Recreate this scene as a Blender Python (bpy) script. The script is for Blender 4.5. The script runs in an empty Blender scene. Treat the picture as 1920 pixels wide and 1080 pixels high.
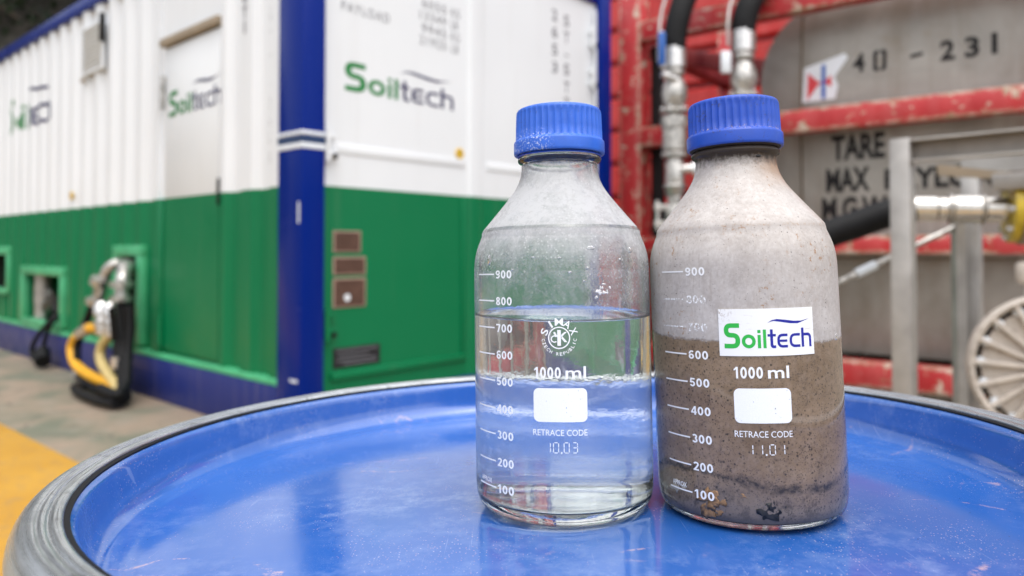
import bpy, bmesh, math, random
from mathutils import Vector, Matrix, noise as mnoise
random.seed(7)
rad = math.radians
scn = bpy.context.scene
COL = scn.collection

# ------------------------------------------------------------------ camera, sky, sun, exposure
cam_d = bpy.data.cameras.new('camera')
cam = bpy.data.objects.new('camera', cam_d); COL.objects.link(cam)
cam.location = (0, 0, 1.0)
cam.rotation_euler = (rad(91.25), 0, 0)
cam_d.sensor_width = 36.0
cam_d.lens = 1370.0 * 36.0 / 1920.0
cam_d.shift_y = -(540.0 - 436.1) / 1920.0
cam_d.clip_start = 0.02
cam_d.clip_end = 800
cam_d.dof.use_dof = True
cam_d.dof.focus_distance = 0.385
cam_d.dof.aperture_fstop = 6.5
cam_d.dof.aperture_blades = 9
scn.camera = cam

SUN_DIR = Vector((0.10, -0.34, 1.0)).normalized()
world = bpy.data.worlds.new('World'); scn.world = world
world.use_nodes = True
wn = world.node_tree.nodes; wl = world.node_tree.links
bg = wn['Background']
sky = wn.new('ShaderNodeTexSky'); sky.sky_type = 'NISHITA'
sky.sun_disc = False
sky.sun_elevation = math.asin(SUN_DIR.z)
sky.sun_rotation = math.atan2(SUN_DIR.x, SUN_DIR.y)
sky.dust_density = 4.0; sky.air_density = 1.0; sky.ozone_density = 1.0
hs = wn.new('ShaderNodeHueSaturation'); hs.inputs['Saturation'].default_value = 0.30
wl.new(sky.outputs[0], hs.inputs['Color']); wl.new(hs.outputs[0], bg.inputs['Color'])
bg.inputs['Strength'].default_value = 0.15
sun_d = bpy.data.lights.new('sun', 'SUN'); sun_d.energy = 1.3; sun_d.angle = rad(110)
sun_d.color = (1.0, 0.99, 0.98)
sun = bpy.data.objects.new('sun', sun_d); COL.objects.link(sun)
sun.rotation_euler = SUN_DIR.to_track_quat('Z', 'Y').to_euler()

scn.view_settings.view_transform = 'Standard'
scn.view_settings.look = 'None'
scn.view_settings.gamma = 1.0
scn.view_settings.use_curve_mapping = False
scn.view_settings.exposure = 0.80
scn.render.engine = 'CYCLES'
cy = scn.cycles
cy.use_denoising = True
cy.max_bounces = 20; cy.transmission_bounces = 18; cy.transparent_max_bounces = 24
cy.glossy_bounces = 6; cy.diffuse_bounces = 4
cy.caustics_refractive = True; cy.caustics_reflective = False
cy.blur_glossy = 0.4
cy.sample_clamp_indirect = 12.0

# ------------------------------------------------------------------ mesh helpers
class MB:
    def __init__(s): s.v = []; s.f = []
    def add(s, vs, fs):
        o = len(s.v); s.v += [tuple(p) for p in vs]; s.f += [tuple(i + o for i in f) for f in fs]; return s
    def box(s, x0, x1, y0, y1, z0, z1, M=None):
        vs = [Vector(p) for p in ((x0,y0,z0),(x1,y0,z0),(x1,y1,z0),(x0,y1,z0),(x0,y0,z1),(x1,y0,z1),(x1,y1,z1),(x0,y1,z1))]
        if M: vs = [M @ p for p in vs]
        return s.add(vs, [(0,3,2,1),(4,5,6,7),(0,1,5,4),(1,2,6,5),(2,3,7,6),(3,0,4,7)])
    def bbox(s, x0, x1, y0, y1, z0, z1, b=0.006, M=None):
        """box with chamfered edges"""
        bm = bmesh.new(); bmesh.ops.create_cube(bm, size=1.0)
        for v in bm.verts:
            v.co = Vector(((x0+x1)/2 + v.co.x*(x1-x0), (y0+y1)/2 + v.co.y*(y1-y0), (z0+z1)/2 + v.co.z*(z1-z0)))
        bmesh.ops.bevel(bm, geom=bm.edges[:], offset=b, segments=2, affect='EDGES', profile=0.5)
        bm.verts.index_update()
        s.add([(M @ v.co) if M else v.co for v in bm.verts], [[v.index for v in f.verts] for f in bm.faces]); bm.free(); return s
    def lathe(s, prof, n=64, closed=False, M=None, radfn=None):
        m = len(prof); vs = []
        for i in range(n):
            a = 2*math.pi*i/n
            for (r, z) in prof:
                rr = radfn(r, z, a) if radfn else r
                p = Vector((rr*math.sin(a), -rr*math.cos(a), z))
                vs.append(M @ p if M else p)
        fs = []
        for i in range(n):
            j = (i+1) % n
            for k in range(m if closed else m-1):
                k2 = (k+1) % m
                fs.append((i*m+k, j*m+k, j*m+k2, i*m+k2))
        return s.add(vs, fs)
    def tube(s, pts, r, n=10, caps=True):
        pts = [Vector(p) for p in pts]; rr = r if isinstance(r, (list, tuple)) else [r]*len(pts)
        vs = []; fs = []; up = None
        for i, p in enumerate(pts):
            t = (pts[min(i+1, len(pts)-1)] - pts[max(i-1, 0)]).normalized()
            if up is None:
                up = Vector((0,0,1)) if abs(t.z) < 0.9 else Vector((1,0,0))
            u = (up - t*up.dot(t)).normalized(); up = u; w = t.cross(u)
            for k in range(n):
                a = 2*math.pi*k/n; vs.append(p + (u*math.cos(a) + w*math.sin(a))*rr[i])
        for i in range(len(pts)-1):
            for k in range(n):
                fs.append((i*n+k, i*n+(k+1)%n, (i+1)*n+(k+1)%n, (i+1)*n+k))
        if caps:
            fs.append(tuple(range(n-1, -1, -1))); fs.append(tuple(range((len(pts)-1)*n, len(pts)*n)))
        return s.add(vs, fs)

def smooth_path(pts, k=8):
    P = [Vector(p) for p in pts]; out = []
    Q = [2*P[0]-P[1]] + P + [2*P[-1]-P[-2]]
    for i in range(1, len(Q)-2):
        a, b, c, d = Q[i-1], Q[i], Q[i+1], Q[i+2]
        for j in range(k):
            t = j/k
            out.append(0.5*((2*b) + (c-a)*t + (2*a-5*b+4*c-d)*t*t + (3*b-a-3*c+d)*t**3))
    out.append(P[-1]); return out

def chaikin(p, it=2):
    for _ in range(it):
        q = [p[0]]
        for a, b in zip(p, p[1:]):
            q.append((a[0]*.75+b[0]*.25, a[1]*.75+b[1]*.25)); q.append((a[0]*.25+b[0]*.75, a[1]*.25+b[1]*.75))
        q.append(p[-1]); p = q
    return p

def obj(name, mb, mat, parent=None, smooth=None, fix=False, **props):
    me = bpy.data.meshes.new(name)
    me.from_pydata(mb.v, [], mb.f); me.update()
    if fix or smooth is not None:
        bm = bmesh.new(); bm.from_mesh(me)
        if fix:
            bmesh.ops.remove_doubles(bm, verts=bm.verts, dist=1e-6)
            bmesh.ops.recalc_face_normals(bm, faces=bm.faces)
        bm.to_mesh(me); bm.free()
    if smooth is not None:
        me.polygons.foreach_set('use_smooth', [True]*len(me.polygons))
        if smooth < 180: me.set_sharp_from_angle(angle=rad(smooth))
    if mat: me.materials.append(mat)
    o = bpy.data.objects.new(name, me); COL.objects.link(o)
    if parent: o.parent = parent
    for k, v in props.items(): o[k] = v
    return o

def thing(name, label, cat, loc=(0,0,0), rot=(0,0,0), group=None):
    o = bpy.data.objects.new(name, None); COL.objects.link(o)
    o.empty_display_size = 0.05
    o.location = loc; o.rotation_euler = rot; o['label'] = label; o['category'] = cat
    if group: o['group'] = group
    return o

def dup(o, name=None, parent=None):
    c = o.copy(); COL.objects.link(c)
    if parent: c.parent = parent
    for ch in list(o.children): dup(ch, None, c)
    return c

# ------------------------------------------------------------------ material helpers
class N:
    def __init__(s, name):
        s.m = bpy.data.materials.new(name); s.m.use_nodes = True
        s.t = s.m.node_tree; s.t.nodes.clear()
        s.out = s.t.nodes.new('ShaderNodeOutputMaterial')
        s._tc = None
    def node(s, kind, **kw):
        n = s.t.nodes.new(kind)
        for k, v in kw.items(): setattr(n, k, v)
        return n
    def put(s, sock, val):
        if isinstance(val, bpy.types.NodeSocket): s.t.links.new(val, sock)
        elif val is not None:
            if isinstance(val, (tuple, list)) and len(val) == 3 and sock.type == 'RGBA': val = (*val, 1)
            sock.default_value = val
    def obco(s):
        if s._tc is None: s._tc = s.node('ShaderNodeTexCoord')
        return s._tc.outputs['Object']
    def sep(s, co=None):
        n = s.node('ShaderNodeSeparateXYZ'); s.put(n.inputs[0], co or s.obco()); return n.outputs
    def mapping(s, scale=(1,1,1), loc=(0,0,0), rot=(0,0,0)):
        n = s.node('ShaderNodeMapping'); s.put(n.inputs['Vector'], s.obco())
        n.inputs['Scale'].default_value = scale; n.inputs['Location'].default_value = loc; n.inputs['Rotation'].default_value = rot
        return n.outputs[0]
    def noise(s, scale, detail=4, rough=0.55, co=None, dist=0.0):
        n = s.node('ShaderNodeTexNoise'); s.put(n.inputs['Vector'], co or s.obco())
        n.inputs['Scale'].default_value = scale; n.inputs['Detail'].default_value = detail
        n.inputs['Roughness'].default_value = rough; n.inputs['Distortion'].default_value = dist
        return n.outputs['Fac']
    def voro(s, scale, co=None, feat='F1', rnd=1.0):
        n = s.node('ShaderNodeTexVoronoi', feature=feat); s.put(n.inputs['Vector'], co or s.obco())
        n.inputs['Scale'].default_value = scale; n.inputs['Randomness'].default_value = rnd
        return n
    def ramp(s, val, stops, interp='LINEAR'):
        n = s.node('ShaderNodeValToRGB'); s.put(n.inputs[0], val); cr = n.color_ramp; cr.interpolation = interp
        while len(cr.elements) < len(stops): cr.elements.new(0.5)
        for e, (p, c) in zip(cr.elements, stops):
            e.position = p
            e.color = (c, c, c, 1) if isinstance(c, (int, float)) else (*c, 1)
        return n.outputs[0]
    def rng(s, val, a, b, c=0.0, d=1.0, kind='LINEAR'):
        n = s.node('ShaderNodeMapRange', interpolation_type=kind); s.put(n.inputs[0], val)
        for i, x in enumerate((a, b, c, d)): n.inputs[i+1].default_value = x
        return n.outputs[0]
    def math(s, op, a, b=0.0, clamp=False):
        n = s.node('ShaderNodeMath', operation=op, use_clamp=clamp); s.put(n.inputs[0], a); s.put(n.inputs[1], b); return n.outputs[0]
    def mix(s, fac, a, b, blend='MIX'):
        n = s.node('ShaderNodeMix', data_type='RGBA', blend_type=blend)
        s.put(n.inputs[0], fac); s.put(n.inputs[6], a); s.put(n.inputs[7], b); return n.outputs[2]
    def bump(s, h, strength=0.3, dist=0.01):
        n = s.node('ShaderNodeBump'); s.put(n.inputs['Height'], h)
        n.inputs['Strength'].default_value = strength; n.inputs['Distance'].default_value = dist; return n.outputs[0]
    def pbsdf(s, color, rough=0.5, metal=0.0, normal=None, **kw):
        n = s.node('ShaderNodeBsdfPrincipled')
        s.put(n.inputs['Base Color'], color); s.put(n.inputs['Roughness'], rough); s.put(n.inputs['Metallic'], metal)
        if normal is not None: s.put(n.inputs['Normal'], normal)
        for k, v in kw.items(): s.put(n.inputs[k], v)
        return n.outputs[0]
    def shader_mix(s, fac, a, b):
        n = s.node('ShaderNodeMixShader'); s.put(n.inputs[0], fac)
        s.t.links.new(a, n.inputs[1]); s.t.links.new(b, n.inputs[2]); return n.outputs[0]
    def done(s, sh):
        s.t.links.new(sh, s.out.inputs['Surface']); return s.m

def paint(name, col, rough=0.35, var=0.08, scale=3.0, grime=None, gcol=(0.2,0.16,0.11), gthr=(0.58,0.72), metal=0.0, bump=0.0, bscale=60):
    m = N(name)
    v = m.noise(scale, 5)
    c = m.mix(m.rng(v, 0.3, 0.7), tuple(x*(1-var) for x in col), tuple(min(1, x*(1+var)) for x in col))
    if grime:
        g = m.rng(m.noise(grime, 8, 0.7), *gthr)
        c = m.mix(m.math('MULTIPLY', g, 0.7), c, gcol)
    r = m.rng(m.noise(scale*4, 4), 0.3, 0.7, max(0.02, rough-0.06), rough+0.08)
    nrm = m.bump(m.noise(bscale, 4), bump, 0.004) if bump else None
    return m.done(m.pbsdf(c, r, metal, nrm))

M = {}
M['white'] = None
def make_container_paint(name, col, rough, streak=0.12, rust=True, spec=.28):
    m = N(name)
    big = m.noise(1.3, 4); st = m.noise(1.0, 5, 0.6, m.mapping((14, 14, 0.7)))
    c = m.mix(m.rng(big, 0.3, 0.75), tuple(x*0.95 for x in col), col)
    c = m.mix(m.math('MULTIPLY', m.rng(st, 0.55, 0.8), streak), c, (0.35, 0.30, 0.24))
    if rust:
        sp = m.rng(m.noise(9.0, 8, 0.75), 0.69, 0.76)
        c = m.mix(m.math('MULTIPLY', sp, 0.35), c, (0.22, 0.13, 0.07))
    return m.done(m.pbsdf(c, m.rng(m.noise(5, 3), 0.3, 0.7, rough-0.05, rough+0.1), 0.0, m.bump(m.noise(8, 2), 0.05, 0.01), **{'Specular IOR Level': spec}))
M['white'] = make_container_paint('white_container_paint', (0.76, 0.785, 0.81), 0.38)
M['green'] = make_container_paint('green_container_paint', (0.001, 0.160, 0.058), 0.33, 0.06)
M['blue'] = make_container_paint('blue_container_paint', (0.0, 0.016, 0.20), 0.2, 0.03, spec=.14)
M['base_blue'] = make_container_paint('scuffed_blue_rail_paint', (0.018, 0.028, 0.15), 0.34, 0.25)
M['stripe'] = paint('white_band', (0.72, 0.76, 0.80), 0.4)
M['darkband'] = paint('dark_teal_band', (0.005, 0.03, 0.10), 0.35)
M['brown'] = paint('mottled_brown_strip', (0.30, 0.24, 0.17), 0.6, 0.2, 6)
def make_rubber():
    m = N('black_rubber'); return m.done(m.pbsdf(m.mix(m.noise(20, 4), (.003,.003,.0035), (.009,.009,.010)), .6, 0, **{'Specular IOR Level': .2}))
M['black'] = make_rubber()
def make_blackmark():
    m = N('black_stencil_paint'); return m.done(m.pbsdf(m.mix(m.noise(14, 6), (.006,.006,.008), (.022,.02,.02)), .6, 0, **{'Specular IOR Level': .2}))
M['blackmark'] = make_blackmark()
M['greytext'] = paint('grey_lettering_paint', (0.16, 0.16, 0.18), 0.5)
M['lgreen'] = paint('logo_green', (0.005, 0.19, 0.035), 0.45)
M['lnavy'] = paint('logo_navy', (0.02, 0.018, 0.09), 0.45)
M['sgreen'] = paint('sticker_green', (0.02, 0.42, 0.06), 0.4, 0.02)
M['snavy'] = paint('sticker_navy', (0.006, 0.012, 0.28), 0.4, 0.02)
M['yellow'] = paint('yellow_sticker', (0.75, 0.48, 0.03), 0.45)
M['plate'] = paint('brown_metal_plate', (0.115, 0.062, 0.046), 0.32, 0.25, 14, metal=0.35)
M['plate_edge'] = paint('pale_plate_edge', (0.38, 0.25, 0.20), 0.5)
M['nameplate'] = paint('black_nameplate', (0.012, 0.012, 0.016), 0.4)
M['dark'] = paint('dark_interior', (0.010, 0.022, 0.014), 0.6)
M['chrome'] = paint('polished_fitting_metal', (0.68, 0.66, 0.64), 0.25, 0.12, 25, metal=0.85, grime=60, gcol=(0.12,0.1,0.08), gthr=(0.55,0.7))
M['castgrey'] = paint('cast_valve_metal', (0.52, 0.50, 0.47), 0.34, 0.22, 20, metal=0.75, grime=28, gcol=(0.04,0.035,0.03), gthr=(0.50,0.62))
M['yhose'] = paint('yellow_hose_cover', (0.72, 0.36, 0.01), 0.45, 0.12, 20)
M['chose'] = paint('cream_hose_cover', (0.52, 0.40, 0.16), 0.5, 0.15, 20)
M['blueplastic'] = paint('blue_handle_sleeve', (0.01, 0.09, 0.36), 0.4)
M['orange'] = paint('orange_handle', (0.75, 0.33, 0.03), 0.45)
M['steel'] = None
def make_steel():
    m = N('brushed_stainless')
    n = m.noise(1.0, 6, 0.6, m.mapping((160, 160, 3))); b = m.noise(9, 5)
    c = m.mix(m.rng(b, 0.35, 0.7), (0.36, 0.34, 0.32), (0.50, 0.48, 0.455))
    return m.done(m.pbsdf(c, m.rng(n, 0.3, 0.7, 0.38, 0.52), 0.55, m.bump(n, 0.06, 0.003)))
M['steel'] = make_steel()
def make_tank():
    m = N('stained_tank_steel')
    st = m.noise(1.0, 6, 0.65, m.mapping((6, 6, 0.5))); big = m.noise(1.7, 5, 0.6, None, 0.6); fine = m.noise(24, 6, 0.7)
    c = m.mix(m.rng(big, 0.3, 0.7), (0.22, 0.205, 0.18), (0.38, 0.36, 0.325))
    c = m.mix(m.math('MULTIPLY', m.rng(st, 0.50, 0.74), 0.42), c, (0.15, 0.11, 0.07))
    c = m.mix(m.math('MULTIPLY', m.rng(m.noise(3.1, 6, 0.7), 0.6, 0.75), 0.55), c, (0.20, 0.145, 0.08))
    c = m.mix(m.math('MULTIPLY', m.rng(fine, 0.6, 0.75), 0.3), c, (0.5, 0.48, 0.45))
    return m.done(m.pbsdf(c, m.rng(big, .3, .7, .36, .52), 0.3, m.bump(fine, 0.1, 0.004)))
M['tank'] = make_tank()
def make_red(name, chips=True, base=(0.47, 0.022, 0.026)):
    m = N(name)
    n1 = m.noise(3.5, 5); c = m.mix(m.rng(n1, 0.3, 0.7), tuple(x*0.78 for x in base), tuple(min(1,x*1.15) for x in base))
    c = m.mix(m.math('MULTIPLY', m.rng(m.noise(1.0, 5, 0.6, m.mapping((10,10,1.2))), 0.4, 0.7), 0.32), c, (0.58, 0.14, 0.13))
    if chips:
        bv = m.node('ShaderNodeBevel', samples=6); bv.inputs['Radius'].default_value = 0.06
        geo = m.node('ShaderNodeNewGeometry')
        d = m.node('ShaderNodeVectorMath', operation='DOT_PRODUCT')
        m.put(d.inputs[0], bv.outputs[0]); m.put(d.inputs[1], geo.outputs['Normal'])
        edge = m.rng(d.outputs['Value'], 0.998, 0.90, 0.0, 0.17)
        nn = m.math('ADD', m.noise(8.5, 9, 0.68, None, 0.4), edge)
        chip = m.rng(nn, 0.575, 0.60)
        cc = m.mix(m.rng(m.noise(22, 6), 0.4, 0.62), (0.62, 0.52, 0.42), (0.30, 0.17, 0.09))
        c = m.mix(chip, c, cc)
    return m.done(m.pbsdf(c, 0.42, 0.0, m.bump(m.noise(18, 5), 0.12, 0.006)))
M['red'] = make_red('chipped_red_paint')
M['redplain'] = make_red('red_panel_paint', False, (0.50, 0.022, 0.018))
M['reddark'] = make_red('dull_red_brace_and_gap_shade', False, (0.14, 0.008, 0.012))
M['trim'] = paint('light_green_sill_paint', (0.07, 0.40, 0.19), 0.35, 0.15, 6)  # lighter green than the wall, for sill and opening frames

def make_print(name, worn=0.0, sc=700):
    m = N(name)
    n = m.noise(sc, 4, 0.6)
    p = m.pbsdf(m.mix(m.rng(m.noise(2500, 3), 0.3, 0.7), (0.80, 0.80, 0.82), (0.88, 0.88, 0.89)), 0.45)
    if worn <= 0: return m.done(p)
    tr = m.node('ShaderNodeBsdfTransparent')
    return m.done(m.shader_mix(m.rng(n, worn, worn+0.05), p, tr.outputs[0]))
M['print'] = make_print('white_enamel_print', 0.68)
M['wornprint'] = make_print('worn_white_print', 0.50, 900)

# ------------------------------------------------------------------ lettering and logo (flat shapes -> mapped onto a surface)
def cut_grid(bm, step, axis=0):
    lo = min(v.co[axis] for v in bm.verts); hi = max(v.co[axis] for v in bm.verts)
    x = lo + step; no = [0,0,0]; no[axis] = 1
    while x < hi - 1e-7:
        co = [0,0,0]; co[axis] = x
        bmesh.ops.bisect_plane(bm, geom=bm.verts[:]+bm.edges[:]+bm.faces[:], dist=1e-8, plane_co=co, plane_no=no)
        x += step

def text_bm(body, bold=0.0, spacing=1.0):
    cu = bpy.data.curves.new('lettering', 'FONT'); cu.body = body; cu.size = 1.0; cu.offset = bold
    cu.resolution_u = 3; cu.space_character = spacing
    o = bpy.data.objects.new('lettering', cu); COL.objects.link(o)
    dg = bpy.context.evaluated_depsgraph_get(); dg.update()
    me = o.evaluated_get(dg).to_mesh()
    bm = bmesh.new(); bm.from_mesh(me); o.evaluated_get(dg).to_mesh_clear()
    bpy.data.objects.remove(o); bpy.data.curves.remove(cu)
    return bm

def fit(bm, x0, x1, y0, y1):
    xs = [v.co.x for v in bm.verts]; ys = [v.co.y for v in bm.verts]
    a, b, c, d = min(xs), max(xs), min(ys), max(ys)
    for v in bm.verts:
        v.co = Vector((x0 + (v.co.x-a)/(b-a)*(x1-x0), y0 + (v.co.y-c)/(d-c)*(y1-y0), 0))
    return bm

def put_bm(bm, name, fn, mat, parent, step=None, **props):
    """map the flat mesh through fn(x, y) and link it"""
    if step: cut_grid(bm, step)
    for v in bm.verts: v.co = Vector(fn(v.co.x, v.co.y))
    me = bpy.data.meshes.new(name); bm.to_mesh(me); bm.free()
    me.materials.append(mat)
    o = bpy.data.objects.new(name, me); COL.objects.link(o); o.parent = parent
    for k, v in props.items(): o[k] = v
    return o

def letter(body, box, name, fn, mat, parent, bold=0.02, step=None, spacing=1.0, **props):
    bm = fit(text_bm(body, bold, spacing), *box)
    return put_bm(bm, name, fn, mat, parent, step, **props)

def poly_bm(polys):
    bm = bmesh.new()
    for p in polys:
        f = bm.faces.new([bm.verts.new((x, y, 0)) for x, y in p])
    bmesh.ops.triangulate(bm, faces=bm.faces[:])
    return bm

def stroke(pts, w, closed=False):
    """quads along a polyline of width w (mitred)"""
    P = [Vector(p) for p in pts]; n = len(P); L = []; R = []
    for i in range(n):
        if closed: a, b = P[i-1], P[(i+1) % n]
        else: a, b = P[max(i-1,0)], P[min(i+1,n-1)]
        if (not closed) and i in (0, n-1): t = (b-a).normalized(); k = 1
        else:
            t1 = (P[i]-a).normalized(); t2 = (b-P[i]).normalized(); t = (t1+t2).normalized(); k = 1/max(0.4, t.dot(t2))
        nn = Vector((-t.y, t.x))*w/2*k
        L.append(P[i]+nn); R.append(P[i]-nn)
    qs = []
    for i in range(n if closed else n-1):
        j = (i+1) % n
        qs.append([tuple(L[i]), tuple(R[i]), tuple(R[j]), tuple(L[j])])
    return qs

def rounded(pts, r, k=5):
    """round the inner corners of a polyline"""
    P = [Vector(p) for p in pts]; out = [P[0]]
    for i in range(1, len(P)-1):
        a, b, c = P[i-1], P[i], P[i+1]; rr = r[i] if isinstance(r, dict) else r
        d = min(rr, (a-b).length*0.49, (c-b).length*0.49)
        p, q = b+(a-b).normalized()*d, b+(c-b).normalized()*d
        for j in range(k+1):
            t = j/k; out.append(p*(1-t)**2 + b*2*t*(1-t) + q*t*t)
    out.append(P[-1]); return [tuple(p) for p in out]

def arc(cx, cy, rx, ry, a0, a1, n=18):
    return [(cx+rx*math.cos(rad(a0+(a1-a0)*i/n)), cy+ry*math.sin(rad(a0+(a1-a0)*i/n))) for i in range(n+1)]

def logo_shapes():
    """letters of the word mark, y up, in sticker units (590 wide, 185 high)"""
    X, Y = 525.0, 758.0
    def c(p): return [(x-X, Y-y) for x, y in p]
    g, n = [], []
    g += stroke(rounded(c([(626,610),(541,610),(541,673),(614,673),(614,744),(527,744)]), 38, 7), 30)
    g += stroke(c(arc(683,713,33,34,0,345,24)), 22, True)
    g += stroke(c([(750,672),(750,758)]), 20) + stroke(c([(750,640),(750,660)]), 20)
    g += stroke(c([(785,638),(785,758)]), 20)
    n += stroke(rounded(c([(830,638),(830,750),(857,750)]), 20, 6), 18) + stroke(c([(804,676),(820.5,676)]), 16) + stroke(c([(839.5,676),(858,676)]), 16)
    n += stroke(rounded(c([(937,676),(875,676),(875,749),(937,749)]), 36, 8), 17) + stroke(c([(884,713),(934,713)]), 15)
    n += stroke(rounded(c([(1027,676),(959,676),(959,749),(1027,749)]), 36, 8), 17)
    n += stroke(c([(1047,634),(1047,758)]), 19) + stroke(rounded(c([(1057,677),(1107,677),(1107,758)]), 32, 7), 18)
    up = c([(805,597),(835,578),(870,572),(930,579),(985,587),(1040,588),(1105,576)])
    lo = c([(805,597),(828,588),(850,584),(900,592),(960,602),(1015,604),(1105,576)])
    sw = []
    for i in range(6):
        q = [lo[i], lo[i+1], up[i+1], up[i]]
        if i == 0: q = [lo[0], lo[1], up[1]]
        if i == 5: q = [lo[5], up[6], up[5]]
        sw.append(q)
    return g, n, sw

def put_logo(parent, fn, x0, x1, y0, y1, mg, mn, step=None, name='logo'):
    """fn maps (x, y); letters are fitted so the S runs y0..y1 and the word x0..x1"""
    sx, sy = (x1-x0)/592.0, (y1-y0)/163.0
    g, n, sw = logo_shapes()
    f = lambda x, y: fn(x0 + x*sx, y0 + y*sy)
    st = step/abs(sx) if step else None
    a = put_bm(poly_bm(g), name, f, mg, parent, st)
    b = put_bm(poly_bm(n), name, f, mn, parent, st)
    s = put_bm(poly_bm(sw), 'swoosh', f, mn, b, st)
    return a, b

# ------------------------------------------------------------------ ground, hill
def make_ground_mat():
    m = N('worn_painted_deck')
    n1 = m.noise(1.6, 6, 0.6, None, 0.8); n2 = m.noise(5.5, 8, 0.7); n3 = m.noise(40, 5, 0.7)
    c = m.mix(m.rng(n1, 0.42, 0.60), (0.27, 0.205, 0.15), (0.135, 0.14, 0.098))
    c = m.mix(m.math('MULTIPLY', m.rng(n2, 0.5, 0.68), 0.6), c, (0.29, 0.25, 0.205))
    c = m.mix(m.math('MULTIPLY', m.rng(n3, 0.58, 0.75), 0.4), c, (0.12, 0.10, 0.08))
    ck = m.voro(1.1, None, 'DISTANCE_TO_EDGE'); c = m.mix(m.math('MULTIPLY', m.rng(ck.outputs['Distance'], .012, .003), m.rng(n2, .45, .6)), c, (.06,.05,.04))
    c = m.mix(m.math('MULTIPLY', m.rng(m.noise(2.7, 5, .7), .58, .68), .45), c, (.10,.085,.065))
    return m.done(m.pbsdf(c, 0.7, 0.0, m.bump(m.math('ADD', n2, m.math('MULTIPLY', n3, 0.4)), 0.25, 0.01)))
M['ground'] = make_ground_mat()
def make_yellow_mat():
    m = N('worn_yellow_paint')
    n1 = m.noise(3.0, 6, 0.65); n2 = m.noise(18, 8, 0.75)
    c = m.mix(m.rng(n1, 0.3, 0.7), (0.41, 0.20, 0.010), (0.48, 0.255, 0.024))
    c = m.mix(m.math('MULTIPLY', m.rng(n2, 0.50, 0.66), 0.6), c, (0.24, 0.16, 0.09))
    return m.done(m.pbsdf(c, 0.6, 0.0, m.bump(n2, 0.2, 0.006)))
M['deckyellow'] = make_yellow_mat()
g = MB()
xs = [-300, -40, -12, 0, 12, 40, 300]
for i in range(6):
    for j in range(6):
        g.add([(xs[i],xs[j],0),(xs[i+1],xs[j],0),(xs[i+1],xs[j+1],0),(xs[i],xs[j+1],0)], [(0,1,2,3)])
obj('ground', g, M['ground'], fix=True, kind='structure')
d = Vector((0.762, -0.648, 0)); nrm = Vector((-0.648, -0.762, 0)); p0 = Vector((-2.919, 4.188, 0.004))
yb = MB(); a = p0 - d*9; b = p0 + d*8
yb.add([a, a + nrm*1.15, b + nrm*1.15, b], [(0,1,2,3)])
obj('yellow_deck_marking', yb, M['deckyellow'], kind='structure')

def make_hill_mat():
    m = N('rocky_hillside')
    n1 = m.noise(0.35, 8, 0.7); n2 = m.noise(2.2, 8, 0.75)
    c = m.mix(m.rng(n1, 0.42, 0.58), (0.014, 0.018, 0.010), (0.085, 0.072, 0.060))
    c = m.mix(m.rng(n2, 0.45, 0.65), c, (0.010, 0.013, 0.008))
    return m.done(m.pbsdf(c, 0.9, 0.0, m.bump(n2, 0.8, 0.2)))
M['hill'] = make_hill_mat()
def hill_z(y): return -0.3 + 17*(1-math.exp(-max(0, y-13)/6.5))
hb = MB(); nx, ny = 90, 26
for j in range(ny+1):
    for i in range(nx+1):
        x = -70 + 140*i/nx; t = j/ny; y = 13 + 46*t**1.4
        z = hill_z(y)*(0.92+0.12*math.sin(x*0.11+1)+0.06*math.sin(x*0.37+t*5)) + (random.random()-0.5)*1.1*min(1, t*6)
        hb.v.append((x, y, z))
for j in range(ny):
    for i in range(nx):
        a = j*(nx+1)+i; hb.f.append((a, a+1, a+nx+2, a+nx+1))
obj('hillside', hb, M['hill'], smooth=180, kind='structure')

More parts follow.
